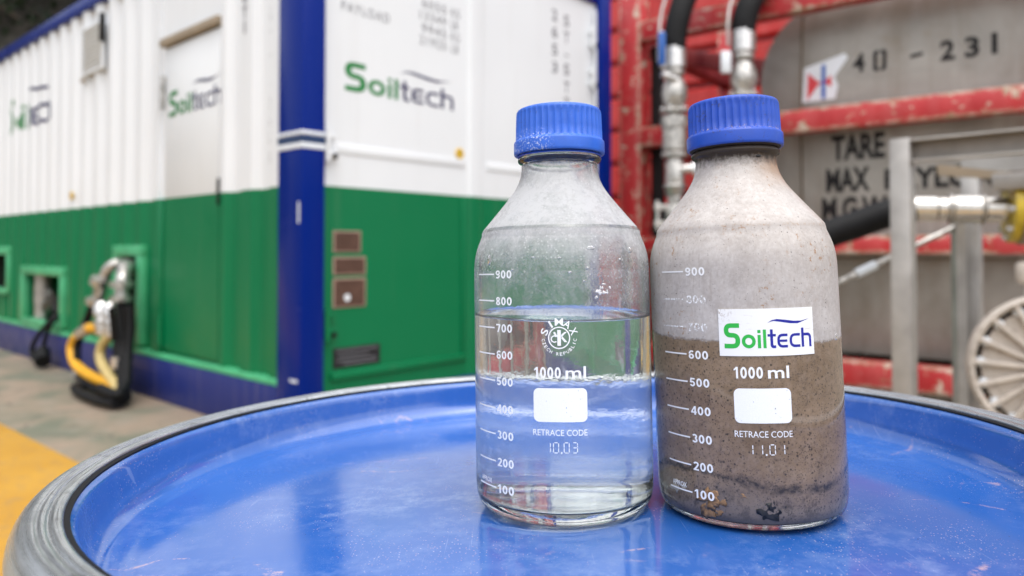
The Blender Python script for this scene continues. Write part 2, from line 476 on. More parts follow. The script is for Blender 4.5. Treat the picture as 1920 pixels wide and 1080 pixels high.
def make_leaf(name, c1, c2):
    m = N(name)
    oi = m.node('ShaderNodeNewGeometry')
    c = m.mix(oi.outputs['Random Per Island'], c1, c2)
    p = m.pbsdf(c, 0.6); tr = m.node('ShaderNodeBsdfTranslucent'); m.put(tr.inputs[0], c)
    return m.done(m.shader_mix(0.25, p, tr.outputs[0]))
M['leaf'] = make_leaf('dark_green_leaves', (0.006, 0.018, 0.006), (0.028, 0.05, 0.016))
M['bark'] = paint('grey_bark', (0.14, 0.115, 0.09), 0.9, 0.3, 8, bump=0.5, bscale=20)
def tree(x, y, h, w, label, seed, trunk_bare=0.25):
    R = random.Random(seed)
    z0 = hill_z(y)*.9 - 0.4
    t = thing('broadleaf_tree', label, 'tree', (x, y, z0), group='trees on the slope behind the container')
    tk = MB(); pts = [(0,0,0),(R.uniform(-.1,.1),R.uniform(-.1,.1),h*.3),(R.uniform(-.3,.3),R.uniform(-.3,.3),h*.6),(R.uniform(-.4,.4),0,h*.9)]
    tk.tube(smooth_path(pts, 4), [0.2*(1-i/14) for i in range(13)], 8)
    clumps = []
    for k in range(16):
        a = R.uniform(0, 6.28); zz = h*R.uniform(trunk_bare, 0.98); rr = w*R.uniform(0.3, 1.0)*(1 - 0.55*abs(zz/h-0.55)*1.6)
        c = Vector((rr*math.cos(a), rr*math.sin(a), zz)); clumps.append(c)
        b = Vector((0,0,max(h*.2, zz-h*.22)))
        tk.tube([b, (b+c)/2+Vector((0,0,.15)), c], [0.07,0.05,0.02], 5)
    obj('trunk', tk, M['bark'], t, smooth=60)
    cr = MB()
    for c in clumps:
        cs = R.uniform(.45, .95)*w*.55
        for k in range(150):
            o = Vector((R.gauss(0,1),R.gauss(0,1),R.gauss(0,.8)))*cs*.55
            u = Vector((R.gauss(0,1),R.gauss(0,1),R.gauss(0,1))).normalized(); v = u.orthogonal().normalized()
            s1 = R.uniform(.07,.16); p = c+o
            cr.add([p-u*s1, p+v*s1*.6, p+u*s1, p-v*s1*.6], [(0,1,2,3)])
    obj('crown', cr, M['leaf'], t)
tree(-12.0, 16.2, 6.5, 1.9, 'dark leafy tree on slope, at the top left corner of the photo', 1, .1)
tree(-15.2, 17.0, 7.0, 2.2, 'dark tree left of the corner tree, mostly out of the frame', 5, .1)
tree(-9.4, 16.6, 5.2, 1.5, 'smaller sparse tree just above the blue container roof rail', 9, 0.25)
tree(-12.8, 19.6, 6.5, 2.2, 'dark tree farther up the slope between two nearer trees', 13, .1)

# ------------------------------------------------------------------ the white, green and blue container
CT = thing('shipping_container', 'white and green container with blue frame standing behind the blue drum', 'container',
           (-1.0675, 3.7064, 0.0), (0, 0, math.atan2(0.74714, 0.66466)))
W_, L_, H_, SP = 2.80, 6.60, 2.915, 1.333           # width, length, wall top, colour split
M_ = M
def wall_x(s):
    """depth of the pressed side wall behind the post face at distance s from the corner"""
    cr, tr = 0.028, 0.066
    if s < 0.30: return cr
    if s < 0.92:
        u = (s-0.30) % 0.31
        return cr if u < .06 else (cr+(tr-cr)*(u-.06)/.05 if u < .11 else (tr if u < .21 else (tr-(tr-cr)*(u-.21)/.05 if u < .26 else cr)))
    if s < 1.80: return 0.055
    u = (s-1.80) % 0.278
    return cr if u < .07 else (cr+(tr-cr)*(u-.07)/.068 if u < .138 else (tr if u < .208 else tr-(tr-cr)*(u-.208)/.07))
brk = [0.232, .30]
for k in range(2): brk += [.30+.31*k+q for q in (.06,.11,.21,.26)]
brk += [.9199, .9201, 1.7999, 1.8001]
s = 1.80
while s < L_-.3:
    brk += [s+.07, s+.138, s+.208, s+.278]; s += .278
OPEN = [(2.10, 2.455, 0.36, 0.948), (3.695, 4.71, 0.36, 0.765), (5.26, 6.1, 0.60, 0.94)]
for o_ in OPEN: brk += [o_[0], o_[1]]
brk = sorted(set(round(b, 4) for b in brk if b < L_-.23)) + [L_-.232]
def wall(zs, skip):
    w = MB()
    for a, b in zip(brk, brk[1:]):
        xa, xb = wall_x(a+1e-5), wall_x(b-1e-5)
        for z0, z1 in zip(zs, zs[1:]):
            ms, mz = (a+b)/2, (z0+z1)/2
            if any(o[0] < ms < o[1] and o[2] < mz < o[3] for o in skip): continue
            w.add([(xa,a,z0),(xa,a,z1),(xb,b,z1),(xb,b,z0)], [(0,1,2,3)])
    return w
obj('lower_side_wall', wall([0.27,.36,.60,.765,.94,.948,SP], OPEN), M['green'], CT, fix=True)
def make_white_wall():
    m = N('white_side_wall_paint')
    o = m.sep(); st = m.noise(1.0, 5, 0.6, m.mapping((14, 14, 0.7)))
    c = m.mix(m.rng(m.noise(1.3, 4), 0.3, 0.75), (0.735,0.755,0.78), (0.775,0.795,0.82))
    c = m.mix(m.math('MULTIPLY', m.rng(st, 0.55, 0.8), 0.12), c, (0.35,0.30,0.24))
    dark_mask = m.math('MULTIPLY', m.rng(m.math('ADD', o[2], m.math('MULTIPLY', m.noise(18, 4), 0.10)), 2.87, 2.93), m.rng(o[0], 0.05, 0.07))  # browner towards the wall top, in the recessed folds only
    c = m.mix(m.math('MULTIPLY', dark_mask, 0.8), c, (0.30, 0.21, 0.10))
    return m.done(m.pbsdf(c, 0.42))
obj('upper_side_wall', wall([SP, 2.0, H_], []), make_white_wall(), CT, fix=True)
# frame
for (x0,x1,y0,y1) in ((0,.138,0,.232),(W_-.155,W_,0,.232),(0,.138,L_-.232,L_),(W_-.155,W_,L_-.232,L_)):
    pm = MB().bbox(x0,x1,y0,y1,0,3.05,0.007)
    p = obj('corner_post', pm, M['blue'], CT, smooth=35)
    if x0 == 0 and y0 == 0:
        for (z0, z1, mm, nm) in ((1.583,1.607,'stripe','band'),(1.545,1.583,'darkband','band'),(1.512,1.545,'stripe','band')):
            obj(nm, MB().bbox(x0-.003,x1+.003,y0-.003,y1+.003,z0+.0005,z1-.0005,0.006), M[mm], p)
        obj('scratch', MB().box(-.002,.004,.02,.034,1.13,1.24), M['stripe'], p)
        obj('scratch', MB().box(-.002,.0,.03,.10,.315,.33), M['stripe'], p)
obj('top_rail', MB().bbox(.012,.10,.232,L_-.232,H_,3.02,0.008), M['blue'], CT, smooth=35)
obj('top_rail', MB().bbox(W_-.10,W_-.012,.232,L_-.232,H_,3.02,0.008), M['blue'], CT, smooth=35)
obj('top_rail', MB().bbox(.138,W_-.155,.012,.1,H_,3.02,0.008), M['blue'], CT, smooth=35)
obj('bottom_rail', MB().bbox(.006,.11,.232,L_-.232,.0,.27,0.008), M['base_blue'], CT, smooth=35)
obj('bottom_rail', MB().bbox(.138,W_-.155,.006,.11,.0,.20,0.008), M['base_blue'], CT, smooth=35)
obj('sill_strip', MB().bbox(.008,.07,.2325,L_-.2325,.272,.305,0.004), M['trim'], CT, smooth=35)
obj('roof', MB().box(.05,W_-.05,.05,L_-.05,2.97,3.0), M['white'], CT)
obj('far_side_wall', MB().box(W_-.06,W_-.03,.232,L_-.232,.2,H_), M['white'], CT)
obj('rear_wall', MB().box(.138,W_-.155,L_-.06,L_-.03,.2,H_), M['white'], CT)
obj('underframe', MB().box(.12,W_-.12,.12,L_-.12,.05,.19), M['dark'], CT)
# door in the side wall
dr = obj('side_door', MB().bbox(.034,.053,.945,1.70,SP,2.33,0.002), M['white'], CT, smooth=35)
obj('lower_door_half', MB().bbox(.034,.053,.945,1.70,.335,SP-.0005,0.002), M['green'], dr)
obj('drip_rail', MB().bbox(.004,.054,.93,1.74,2.345,2.398,0.005), M['brown'], dr, smooth=35)  # brown all over, unlike the door and wall
obj('handle', MB().bbox(.012,.034,.92,.936,1.26,1.42,0.005), M['blackmark'], dr, smooth=35)
for z0, z1, mm in ((.36,.56,'green'),(1.93,2.15,'castgrey')):
    obj('hinge', MB().tube([(.02,1.712,z0),(.02,1.712,z1)], .018, 10), M[mm], dr, smooth=40)
obj('door_jamb', MB().bbox(.02,.058,1.715,1.80,.305,SP-.001,0.006), M['green'], CT, smooth=35)
# ventilation grille
v = obj('vent', MB().bbox(.008,.030,2.77,3.23,2.38,2.40,.003).bbox(.008,.030,2.77,3.23,2.74,2.765,.003).bbox(.008,.030,2.77,2.79,2.40,2.74,.003).bbox(.008,.030,3.21,3.23,2.40,2.74,.003), M['white'], CT)
obj('vent_backing', MB().box(.026,.029,2.79,3.21,2.40,2.74), paint('pale_grey_mesh', (.62,.645,.65), .5), v)
sl = None
for k in range(9):
    mb = MB().box(-.011,.011,-.209,.209,-.002,.002, Matrix.Rotation(rad(35), 4, 'Y'))
    if sl is None: sl = obj('slat', mb, M['white'], v); o = sl
    else: o = sl.copy(); COL.objects.link(o)
    o.location = (.017, 3.0, 2.42+.038*k)
obj('vent_bracket', MB().bbox(-.02,.02,2.745,2.765,2.58,2.80,.004), M['blackmark'], v)
obj('vent_lug', MB().bbox(-.005,.02,3.17,3.205,2.33,2.36,.004), M['brown'], v)
# openings in the lower wall: frame, recess
for (a, b, z0, z1), fr, nm in zip(OPEN, (.075,.075,.08), ('recess','recess','recess')):
    f = MB()
    f.bbox(.008,.072,a-fr,b+fr,z1,z1+fr,.006).bbox(.008,.072,a-fr,a,z0-.03,z1,.006).bbox(.008,.072,b,b+fr,z0-.03,z1,.006).bbox(.008,.072,a,b,z0-.05,z0,.006)
    fo = obj('opening_frame', f, M['trim'], CT, smooth=35)
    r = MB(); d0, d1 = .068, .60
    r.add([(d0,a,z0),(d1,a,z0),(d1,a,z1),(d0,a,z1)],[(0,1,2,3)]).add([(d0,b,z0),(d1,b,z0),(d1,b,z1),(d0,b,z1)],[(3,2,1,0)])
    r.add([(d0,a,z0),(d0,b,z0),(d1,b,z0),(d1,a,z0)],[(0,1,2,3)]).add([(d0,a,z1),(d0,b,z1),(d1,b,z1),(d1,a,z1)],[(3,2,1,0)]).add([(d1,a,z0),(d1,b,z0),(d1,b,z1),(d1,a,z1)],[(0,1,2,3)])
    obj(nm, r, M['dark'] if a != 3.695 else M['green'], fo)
# end wall (right face): two leaves with a raised seam
for z0, z1, mm, nm in ((.20,SP,'green','lower_end_wall'),(SP,H_,'white','upper_end_wall')):
    e = MB(); e.box(.138,1.222,.040,.075,z0,z1); e.box(1.358,W_-.155,.040,.075,z0,z1)
    e.add([(1.222,.040,z0),(1.245,.022,z0),(1.335,.022,z0),(1.358,.040,z0),(1.358,.040,z1),(1.335,.022,z1),(1.245,.022,z1),(1.222,.040,z1)], [(0,1,6,7),(1,2,5,6),(2,3,4,5)])
    obj(nm, e, M[mm], CT)
for (x0,x1) in ((.20,1.20),(1.40,2.58)):
    obj('stiffener', MB().bbox(x0,x1,.034,.042,1.512,1.566,.004), M['white'], CT, smooth=35)
    obj('stiffener', MB().bbox(x0,x1,.020,.042,.30,.342,.006), M['green'], CT, smooth=35)
obj('stiffener', MB().bbox(1.165,1.20,.027,.042,.342,SP-.01,.005), M['green'], CT, smooth=35)
def hinge_at(x, z, mat, s=1):
    h = obj('hinge', MB().bbox(x,x+.075*s,.012,.041,z-.03,z+.0,.005).bbox(x,x+.06*s,.012,.041,z+.06,z+.085,.005).tube([(x+.012,.008,z-.06),(x+.012,.008,z+.11)],.014,8), mat, CT, smooth=35)
    obj('pin', MB().tube([(x+.055,.004,z-.045),(x+.055,.004,z-.015)],.011,8), M['blackmark'], h)
hinge_at(.150,1.52,M['white']); hinge_at(.150,.575,M['green'])
hinge_at(2.545,2.61,M['white']); hinge_at(2.545,2.30,M['white'])
for z in (1.25, .66): hinge_at(2.545, z, M['green'])
obj('lock_rod', MB().tube([(2.60,.016,.3),(2.60,.016,2.85)], .012, 8), M['white'], CT, smooth=40)
for x, y, z, face in ((1.150,.036,1.598,'e'),(.0235,3.46,1.437,'s')):
    Mx = Matrix.Translation((x,y,z)) @ (Matrix.Rotation(rad(90),4,'X') if face=='e' else Matrix.Rotation(rad(-90),4,'Y'))
    st = obj('round_sticker', MB().lathe([(0,.003),(.034,.003),(.034,-.003)], 24, M=Mx), M['yellow'], CT, label='small round yellow sticker')
    R45 = Matrix.Rotation(rad(45),4,'Z')
    obj('cross_mark', MB().box(-.014,.014,-.003,.003,.003,.0045,Mx@R45).box(-.003,.003,-.014,-.0031,.003,.0045,Mx@R45).box(-.003,.003,.0031,.014,.003,.0045,Mx@R45), M['blackmark'], st)
for (x0,x1,z0,z1) in ((.214,.394,.980,1.095),(.214,.427,.858,.955),(.214,.428,.682,.840)):
    pl = obj('data_plate', MB().bbox(x0,x1,.0345,.0398,z0,z1,.002), M['plate_edge'], CT)
    obj('plate_face', MB().box(x0+.010,x1-.010,.0325,.0348,z0+.008,z1-.008), M['plate'], pl)
    if z0 < .7:
        obj('seal_dot', MB().lathe([(0,.002),(.020,.002),(.020,-.001)], 20, M=Matrix.Translation((.303,.0325,.735))@Matrix.Rotation(rad(90),4,'X')), M['stripe'], pl)
npo = obj('name_plate', MB().bbox(.217,.529,.034,.0398,.360,.468,.003), M['nameplate'], CT)
for k, (z, a, b) in enumerate(((.448,.24,.51),(.42,.25,.45),(.395,.24,.50),(.375,.28,.50))):
    obj('engraved_line', MB().box(a,b,.0325,.0342,z,z+.006), M['greytext'], npo)
# lettering on the end wall
E_ = lambda x, y: (x, .0385, y)
letter('PAYLOAD', (.262,.590,2.292,2.345), 'lettering', E_, M['greytext'], CT, 0.0, spacing=1.25)
for txt, z, a, b in (('6055  KG',2.452,.84,1.15),('13349  LB',2.376,.82,1.135),('9945  KG',2.300,.835,1.15),('21925  LB',2.226,.82,1.14)):
    q1, q2 = txt.split(); c_ = a+(b-a)*(.74 if len(q1) == 5 else .70)
    letter(q1, (a,c_-.022,z,z+.054), 'lettering', E_, M['greytext'], CT, 0.0, spacing=1.2)
    letter(q2, (c_+.022,b,z,z+.054), 'lettering', E_, M['greytext'], CT, 0.0, spacing=1.2)
def column(chars, x, zs, w, h, fn, mat):
    for ch, z in zip(chars, zs):
        if ch == '-': put_bm(poly_bm([[(x-w*.35,z-.006),(x+w*.35,z-.006),(x+w*.35,z+.006),(x-w*.35,z+.006)]]), 'lettering', fn, mat, CT)
        else:
            ww = w*.3 if ch in 'I1' else w
            letter(ch, (x-ww/2,x+ww/2,z-h/2,z+h/2), 'lettering', fn, mat, CT, 0.015)
column('2653', 2.12, (2.71,2.585,2.455,2.325), .062, .085, E_, M['greytext'])
column('ST-STT', 2.262, (2.70,2.575,2.44,2.335,2.20,2.08), .062, .085, E_, M['greytext'])
put_logo(CT, E_, .284, 1.10, 1.862, 2.022, M['lgreen'], M['lnavy'])
# lettering on the side wall (x of the letters runs against s)
S_ = lambda x, y: (wall_x(-x)-.0035, -x, y)
S2 = lambda x, y: (.0315, -x, y)
put_logo(CT, S2, -1.640, -.918, 1.868, 2.035, M['lgreen'], M['lnavy'])
put_logo(CT, S_, -5.36, -4.03, 2.14, 2.46, M['lgreen'], M['lnavy'], step=0.02)
column('STT-2653', -.385, (2.285,2.16,2.03,1.90,1.80,1.70,1.60,1.495), .05, .07, S_, M['greytext'])
column('0T1', -.64, (2.44,2.35,2.265), .05, .07, S_, M['greytext'])

# fittings, hoses and cables hanging out of the openings
CM = CT.matrix_basis.copy()
def W(p): return CM @ Vector(p)
def hose_thing(name, label, cat, pts, r, mat, parts=(), group=None):
    base = W(pts[0]); base.z = 0
    t = thing(name, label, cat, base, group=group)
    sub = [W(p)-base for p in smooth_path(pts, 8)]
    obj('hose' if 'hose' in name else 'cable', MB().tube(sub, r, 10), mat, t, smooth=60)
    for nm, a, b, rr, mm in parts:
        obj(nm, MB().tube([W(a)-base, W(b)-base], rr, 12), mm, t, smooth=40)
    return t
vb = W((0.0,2.2,0)); VT = thing('hose_manifold', 'bright metal pipe elbows and couplings coming out of the opening beside the door', 'pipe fitting', vb)
def L2(p): return W(p)-vb
obj('elbow', MB().tube([L2(p) for p in smooth_path([(.17,2.40,.84),(.03,2.31,.885),(-.07,2.22,.895),(-.115,2.26,.85),(-.13,2.33,.75),(-.14,2.38,.62)],6)], .038, 12), M['castgrey'], VT, smooth=50)
obj('elbow', MB().tube([L2(p) for p in smooth_path([(.17,2.28,.83),(.02,2.19,.87),(-.07,2.07,.87),(-.115,1.99,.79),(-.13,1.97,.64)],6)], .046, 12), M['castgrey'], VT, smooth=50)
for p, q, r in (((-.13,1.97,.78),(-.13,1.97,.74),.072),((-.13,1.97,.68),(-.13,1.97,.645),.07),((-.155,2.29,.79),(-.16,2.31,.75),.058),((-.16,2.37,.65),(-.16,2.38,.61),.055)):
    obj('collar', MB().tube([L2(p),L2(q)], r, 12), M['castgrey'], VT, smooth=40)
for s0 in (2.245, 2.085):
    cp = obj('quick_coupling', MB().tube([L2((-.15,s0+.01,.635)),L2((-.15,s0+.01,.60)),L2((-.15,s0,.54)),L2((-.15,s0,.53)),L2((-.15,s0-.01,.47)),L2((-.15,s0-.015,.40))],[.035,.058,.058,.042,.05,.042], 14), M['chrome'], VT, smooth=50)
    obj('collar', MB().tube([L2((-.15,s0-.002,.50)),L2((-.15,s0-.004,.475))], .06, 14), M['castgrey'], cp, smooth=40)
obj('valve_lever', MB().bbox(-.02,.02,-.012,.012,0,.22,.005,Matrix.Translation(L2((-.20,1.88,.40)))@Matrix.Rotation(.2,4,'X')), M['black'], VT)
hose_thing('yellow_hose', 'bright yellow hose looping out left and down to the deck by the container', 'hose', [(-.16,2.27,.44),(-.17,2.46,.43),(-.18,2.68,.34),(-.19,2.72,.25),(-.20,2.58,.16),(-.20,2.28,.115),(-.22,1.88,.11),(-.24,1.74,.07)], .036, M['yhose'],
           [('ferrule',(-.168,2.44,.435),(-.178,2.60,.385),.043,M['chrome'])])
hose_thing('cream_hose', 'pale yellow hose hanging inside the loop of the bright yellow hose', 'hose', [(-.15,2.08,.42),(-.17,2.18,.34),(-.18,2.19,.26),(-.19,2.08,.19),(-.21,1.88,.14),(-.23,1.72,.09)], .034, M['chose'])
GB = 'black hoses heaped below the opening beside the door'
hose_thing('black_hose', 'thin black hose running from the left elbow down outside the yellow loop', 'hose', [(-.16,2.38,.63),(-.16,2.50,.50),(-.17,2.60,.38),(-.18,2.64,.26),(-.2,2.52,.12),(-.22,2.2,.055),(-.24,1.9,.05),(-.26,1.7,.05)], .026, M['black'], group=GB,
           parts=[('ferrule',(-.19,2.60,.10),(-.20,2.50,.08),.04,M['castgrey'])])
hose_thing('black_hose', 'thick black hose dropping straight down beneath the right elbow', 'hose', [(-.13,1.97,.66),(-.13,1.95,.50),(-.15,1.90,.34),(-.18,1.80,.2),(-.22,1.70,.10),(-.27,1.62,.06)], .034, M['black'], group=GB,
           parts=[('ferrule',(-.20,1.86,.29),(-.20,1.86,.22),.03,M['chrome'])])
hose_thing('black_hose', 'black hose behind the pale hose, filling the loop near the deck', 'hose', [(-.1,2.08,.45),(-.12,2.04,.34),(-.14,1.98,.22),(-.17,1.86,.11),(-.22,1.64,.06),(-.32,1.60,.05)], .034, M['black'], group=GB)
hose_thing('black_hose', 'black hose lying in a flat coil on the deck against the blue rail', 'hose', [(-.28,1.55,.10),(-.25,1.75,.05),(-.22,2.0,.045),(-.2,2.3,.045),(-.28,2.36,.045),(-.33,2.1,.045),(-.34,1.75,.045),(-.31,1.55,.05)], .028, M['black'], group=GB)
hose_thing('black_hose', 'black hose resting on the coil at the deck, ending at the right', 'hose', [(-.12,1.86,.62),(-.12,1.84,.48),(-.15,1.80,.3),(-.21,1.66,.14),(-.3,1.56,.10),(-.33,1.75,.12)], .032, M['black'], group=GB)
tb = W((.2,4.1,0)); PT = thing('recess_pipework', 'pale vertical pipe with dark valve clutter inside the wide left opening', 'pipe fitting', tb)
def L3(p): return W(p)-tb
obj('pipe', MB().tube([L3((.13,4.52,.362)),L3((.13,4.52,.764))], .07, 14), M['steel'], PT, smooth=40)
obj('pipe', MB().tube([L3((.12,4.64,.48)),L3((.12,4.64,.66))], .035, 12), M['castgrey'], PT, smooth=40)
obj('valve_body', MB().tube([L3((.14,4.36,.40)),L3((.10,4.20,.48)),L3((.07,3.98,.55))],[.05,.075,.045], 12), paint('dark_valve', (.05,.045,.04), .4, .3, 20, metal=.4), PT, smooth=50)
obj('knob', MB().tube([L3((.07,4.08,.60)),L3((.03,4.08,.61))],.035,12), M['chrome'], PT, smooth=50)
obj('connector', MB().tube([L3((.12,3.95,.40)),L3((.05,3.85,.50))],.05,10), M['black'], PT, smooth=50)
hose_thing('black_cable', 'thin black cable drooping from the wide left opening in a loop over the blue rail', 'cable', [(.06,3.80,.44),(-.02,3.72,.42),(-.06,3.86,.31),(-.08,4.02,.18),(-.09,4.02,.09),(-.1,3.86,.05),(-.1,3.70,.07)], .020, M['black'])
hose_thing('black_cable', 'black cable with a blunt plug hanging from the wide left opening to the deck', 'cable', [(.05,3.74,.45),(-.03,3.66,.41),(-.07,3.72,.28),(-.08,3.76,.16),(-.1,3.70,.09)], .018, M['black'],
           [('plug',(-.09,3.74,.14),(-.12,3.62,.07),.06,M['black'])])

# ------------------------------------------------------------------ red frame with the tank inside
FR = thing('tank_frame', 'tall red steel frame with chipped paint around the grey tank', 'frame', (.9635, 6.0, 0), (0,0,math.atan2(-.61425,.78911)))
FW, FD = 3.0, 2.3
for x0 in (-.095, FW-.095):
    for y0 in (0, FD-.19):
        obj('post', MB().bbox(x0,x0+.19,y0,y0+.19,0,3.3,.010), M['red'], FR, smooth=35)
for z0, z1 in ((.07,.24),(.965,1.088),(1.828,1.99),(2.695,2.86)):
    obj('rail', MB().bbox(.0952,FW-.0952,.012,.15,z0,z1,.008), M['red'], FR, smooth=35)
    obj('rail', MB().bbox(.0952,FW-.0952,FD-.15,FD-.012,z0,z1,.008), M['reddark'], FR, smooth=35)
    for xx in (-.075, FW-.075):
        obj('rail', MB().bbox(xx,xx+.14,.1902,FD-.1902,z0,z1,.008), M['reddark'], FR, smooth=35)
Mb = Matrix.Translation((.30,.45,2.62)) @ Matrix.Rotation(rad(16),4,'Y')
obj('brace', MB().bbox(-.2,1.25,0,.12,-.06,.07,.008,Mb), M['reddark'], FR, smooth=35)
obj('gap_shade_strip', MB().bbox(.0955,.185,.20,.28,.245,2.69,.008), M['blackmark'], FR, smooth=35)  # added near-black strip, standing for the shaded gap beside the post
TK = thing('steel_tank', 'grey stained steel tank with stencilled black lettering behind the red rails', 'tank', (.9635, 6.0, 0), (0,0,math.atan2(-.61425,.78911)))
def rrect(x0,x1,z0,z1,r,k=10):
    p = []
    for cx_, cz_, a0, rr in ((x1-r[0],z1-r[0],0,r[0]),(x0+r[1],z1-r[1],90,r[1]),(x0+r[2],z0+r[2],180,r[2]),(x1-r[3],z0+r[3],270,r[3])):
        for i in range(k+1):
            a = rad(a0+90*i/k); p.append((cx_+rr*math.cos(a), cz_+rr*math.sin(a)))
    return p
tk = MB(); lo = [(x,z) for x,z in rrect(.985,2.80,.25,2.84,(.55,.55,.22,.22))]
cxm, czm = 1.8925, 1.545
def dome(x, z):
    q = (abs((x-cxm)/.9075)**3 + abs((z-czm)/1.295)**3)**(1/3)
    return .20 + .085*min(q, 1.15)**2.6
loops = [[(x,2.05,z) for x,z in lo], [(x,dome(x,z)+.03,z) for x,z in lo]]
for f_ in (.995,.97,.92,.84,.74,.62,.48,.33,.18,.06):
    loops.append([(cxm+(x-cxm)*f_, dome(cxm+(x-cxm)*f_, czm+(z-czm)*f_), czm+(z-czm)*f_) for x,z in lo])
n_ = len(lo)
for lp in loops: tk.v += lp
for k in range(len(loops)-1):
    for i in range(n_):
        j = (i+1) % n_; tk.f.append((k*n_+i, k*n_+j, (k+1)*n_+j, (k+1)*n_+i))
tk.f.append(tuple(range((len(loops)-1)*n_, len(loops)*n_))); tk.f.append(tuple(range(n_-1,-1,-1)))
obj('shell', tk, M['tank'], TK, smooth=50, fix=True)
obj('leg', MB().bbox(1.2,1.36,.4,.56,.0,.30,.006), M['tank'], TK); obj('leg', MB().bbox(2.4,2.56,.4,.56,.0,.30,.006), M['tank'], TK)
obj('leg', MB().bbox(1.2,1.36,1.7,1.86,.0,.30,.006), M['tank'], TK); obj('leg', MB().bbox(2.4,2.56,1.7,1.86,.0,.30,.006), M['tank'], TK)
weld = paint('brown_weld_line', (.12,.085,.05), .6, .3, 10)
for nm_, pts_ in (('weld_seam',[(1.308,1.25+.12*i) for i in range(14)]),('weld_seam',[(1.06+.12*i,.937) for i in range(14)])):
    obj(nm_, MB().tube([(x,dome(x,z)-.001,z) for x,z in pts_], .007, 6), weld, TK)
T_ = lambda x, y: (x, dome(x,y)-.003, y)
for ch, a, b in (('4',1.668,1.745),('0',1.803,1.880),('-',2.03,2.105),('2',2.205,2.290),('3',2.345,2.425),('1',2.49,2.522)):
    if ch == '-': put_bm(poly_bm([[(a,2.290),(b,2.300),(b,2.322),(a,2.312)]]), 'lettering', T_, M['blackmark'], TK)
    elif ch == '0':   # stencil zero: two half rings with gaps
        q = stroke(arc(1.8415,2.307,.026,.054,25,155,10),.026)+stroke(arc(1.8415,2.307,.026,.054,205,335,10),.026)
        q = stroke(rounded([(1.835,2.245),(1.812,2.245),(1.812,2.368),(1.835,2.368)],.03,4),.024)+stroke(rounded([(1.848,2.245),(1.871,2.245),(1.871,2.368),(1.848,2.368)],.03,4),.024)
        put_bm(poly_bm(q), 'lettering', T_, M['blackmark'], TK)
    elif ch == '1': put_bm(poly_bm([[(a,2.248),(b,2.248),(b,2.385),(a,2.385)]]), 'lettering', T_, M['blackmark'], TK)
    else: letter(ch, (a,b,2.242,2.378), 'lettering', T_, M['blackmark'], TK, 0.03)
def cond(word, x0, x1, z0, z1, bold=.035):
    letter(word, (x0,x1,z0,z1), 'lettering', T_, M['blackmark'], TK, bold)
cond('TARE', 1.522,1.872,1.625,1.808); cond('MAX',1.484,1.775,1.402,1.572); cond('PAYLOAD',1.868,2.62,1.402,1.545); cond('M.G.W.',1.453,1.905,1.20,1.366)
fl = put_bm(poly_bm([[(1.318,2.075),(1.33,2.33),(1.615,2.395),(1.635,2.36),(1.545,2.235),(1.57,2.165),(1.55,2.075)]]), 'flag_sticker', T_, M['stripe'], TK, label='white swallow-tailed flag sticker with red triangles and blue bar')
T2 = lambda x, y: (x, dome(x,y)-.005, y); T3 = lambda x, y: (x, dome(x,y)-.007, y)
put_bm(poly_bm([[(1.352,2.085),(1.357,2.29),(1.442,2.205)],[(1.468,2.205),(1.525,2.25),(1.525,2.165)],[(1.442,2.195),(1.442,2.215),(1.468,2.215),(1.468,2.195)]]), 'red_triangle', T2, paint('sticker_red', (.62,.05,.06), .45), fl)
put_bm(poly_bm([[(1.455,2.085),(1.483,2.085),(1.483,2.335),(1.455,2.33)]]), 'blue_bar', T3, paint('sticker_blue', (.03,.11,.42), .45), fl)

# red ribbed container farther back
RC = thing('red_container', 'bright red container wall with stacked horizontal ribs behind the red frame', 'container', (.9635, 6.0, 0), (0,0,math.atan2(-.61425,.78911)))
obj('wall', MB().box(-3.2,3.6,2.72,2.78,0,4.6), M['reddark'], RC)  # darker red than the ribs: shade of the gaps painted into the wall
obj('body', MB().box(-3.2,3.6,2.781,5.0,0,4.6), M['redplain'], RC)
rib = None
for k in range(11):
    mb = MB().add([(-3.2,2.72,-.195),(3.6,2.72,-.195),(3.6,2.66,-.155),(-3.2,2.66,-.155),(-3.2,2.66,.155),(3.6,2.66,.155),(3.6,2.72,.195),(-3.2,2.72,.195)], [(0,1,2,3),(3,2,5,4),(4,5,6,7)])
    if rib is None: rib = obj('rib', mb, M['redplain'], RC); o = rib
    else: o = rib.copy(); COL.objects.link(o)
    o.location = (0,0,.16+.42*k)

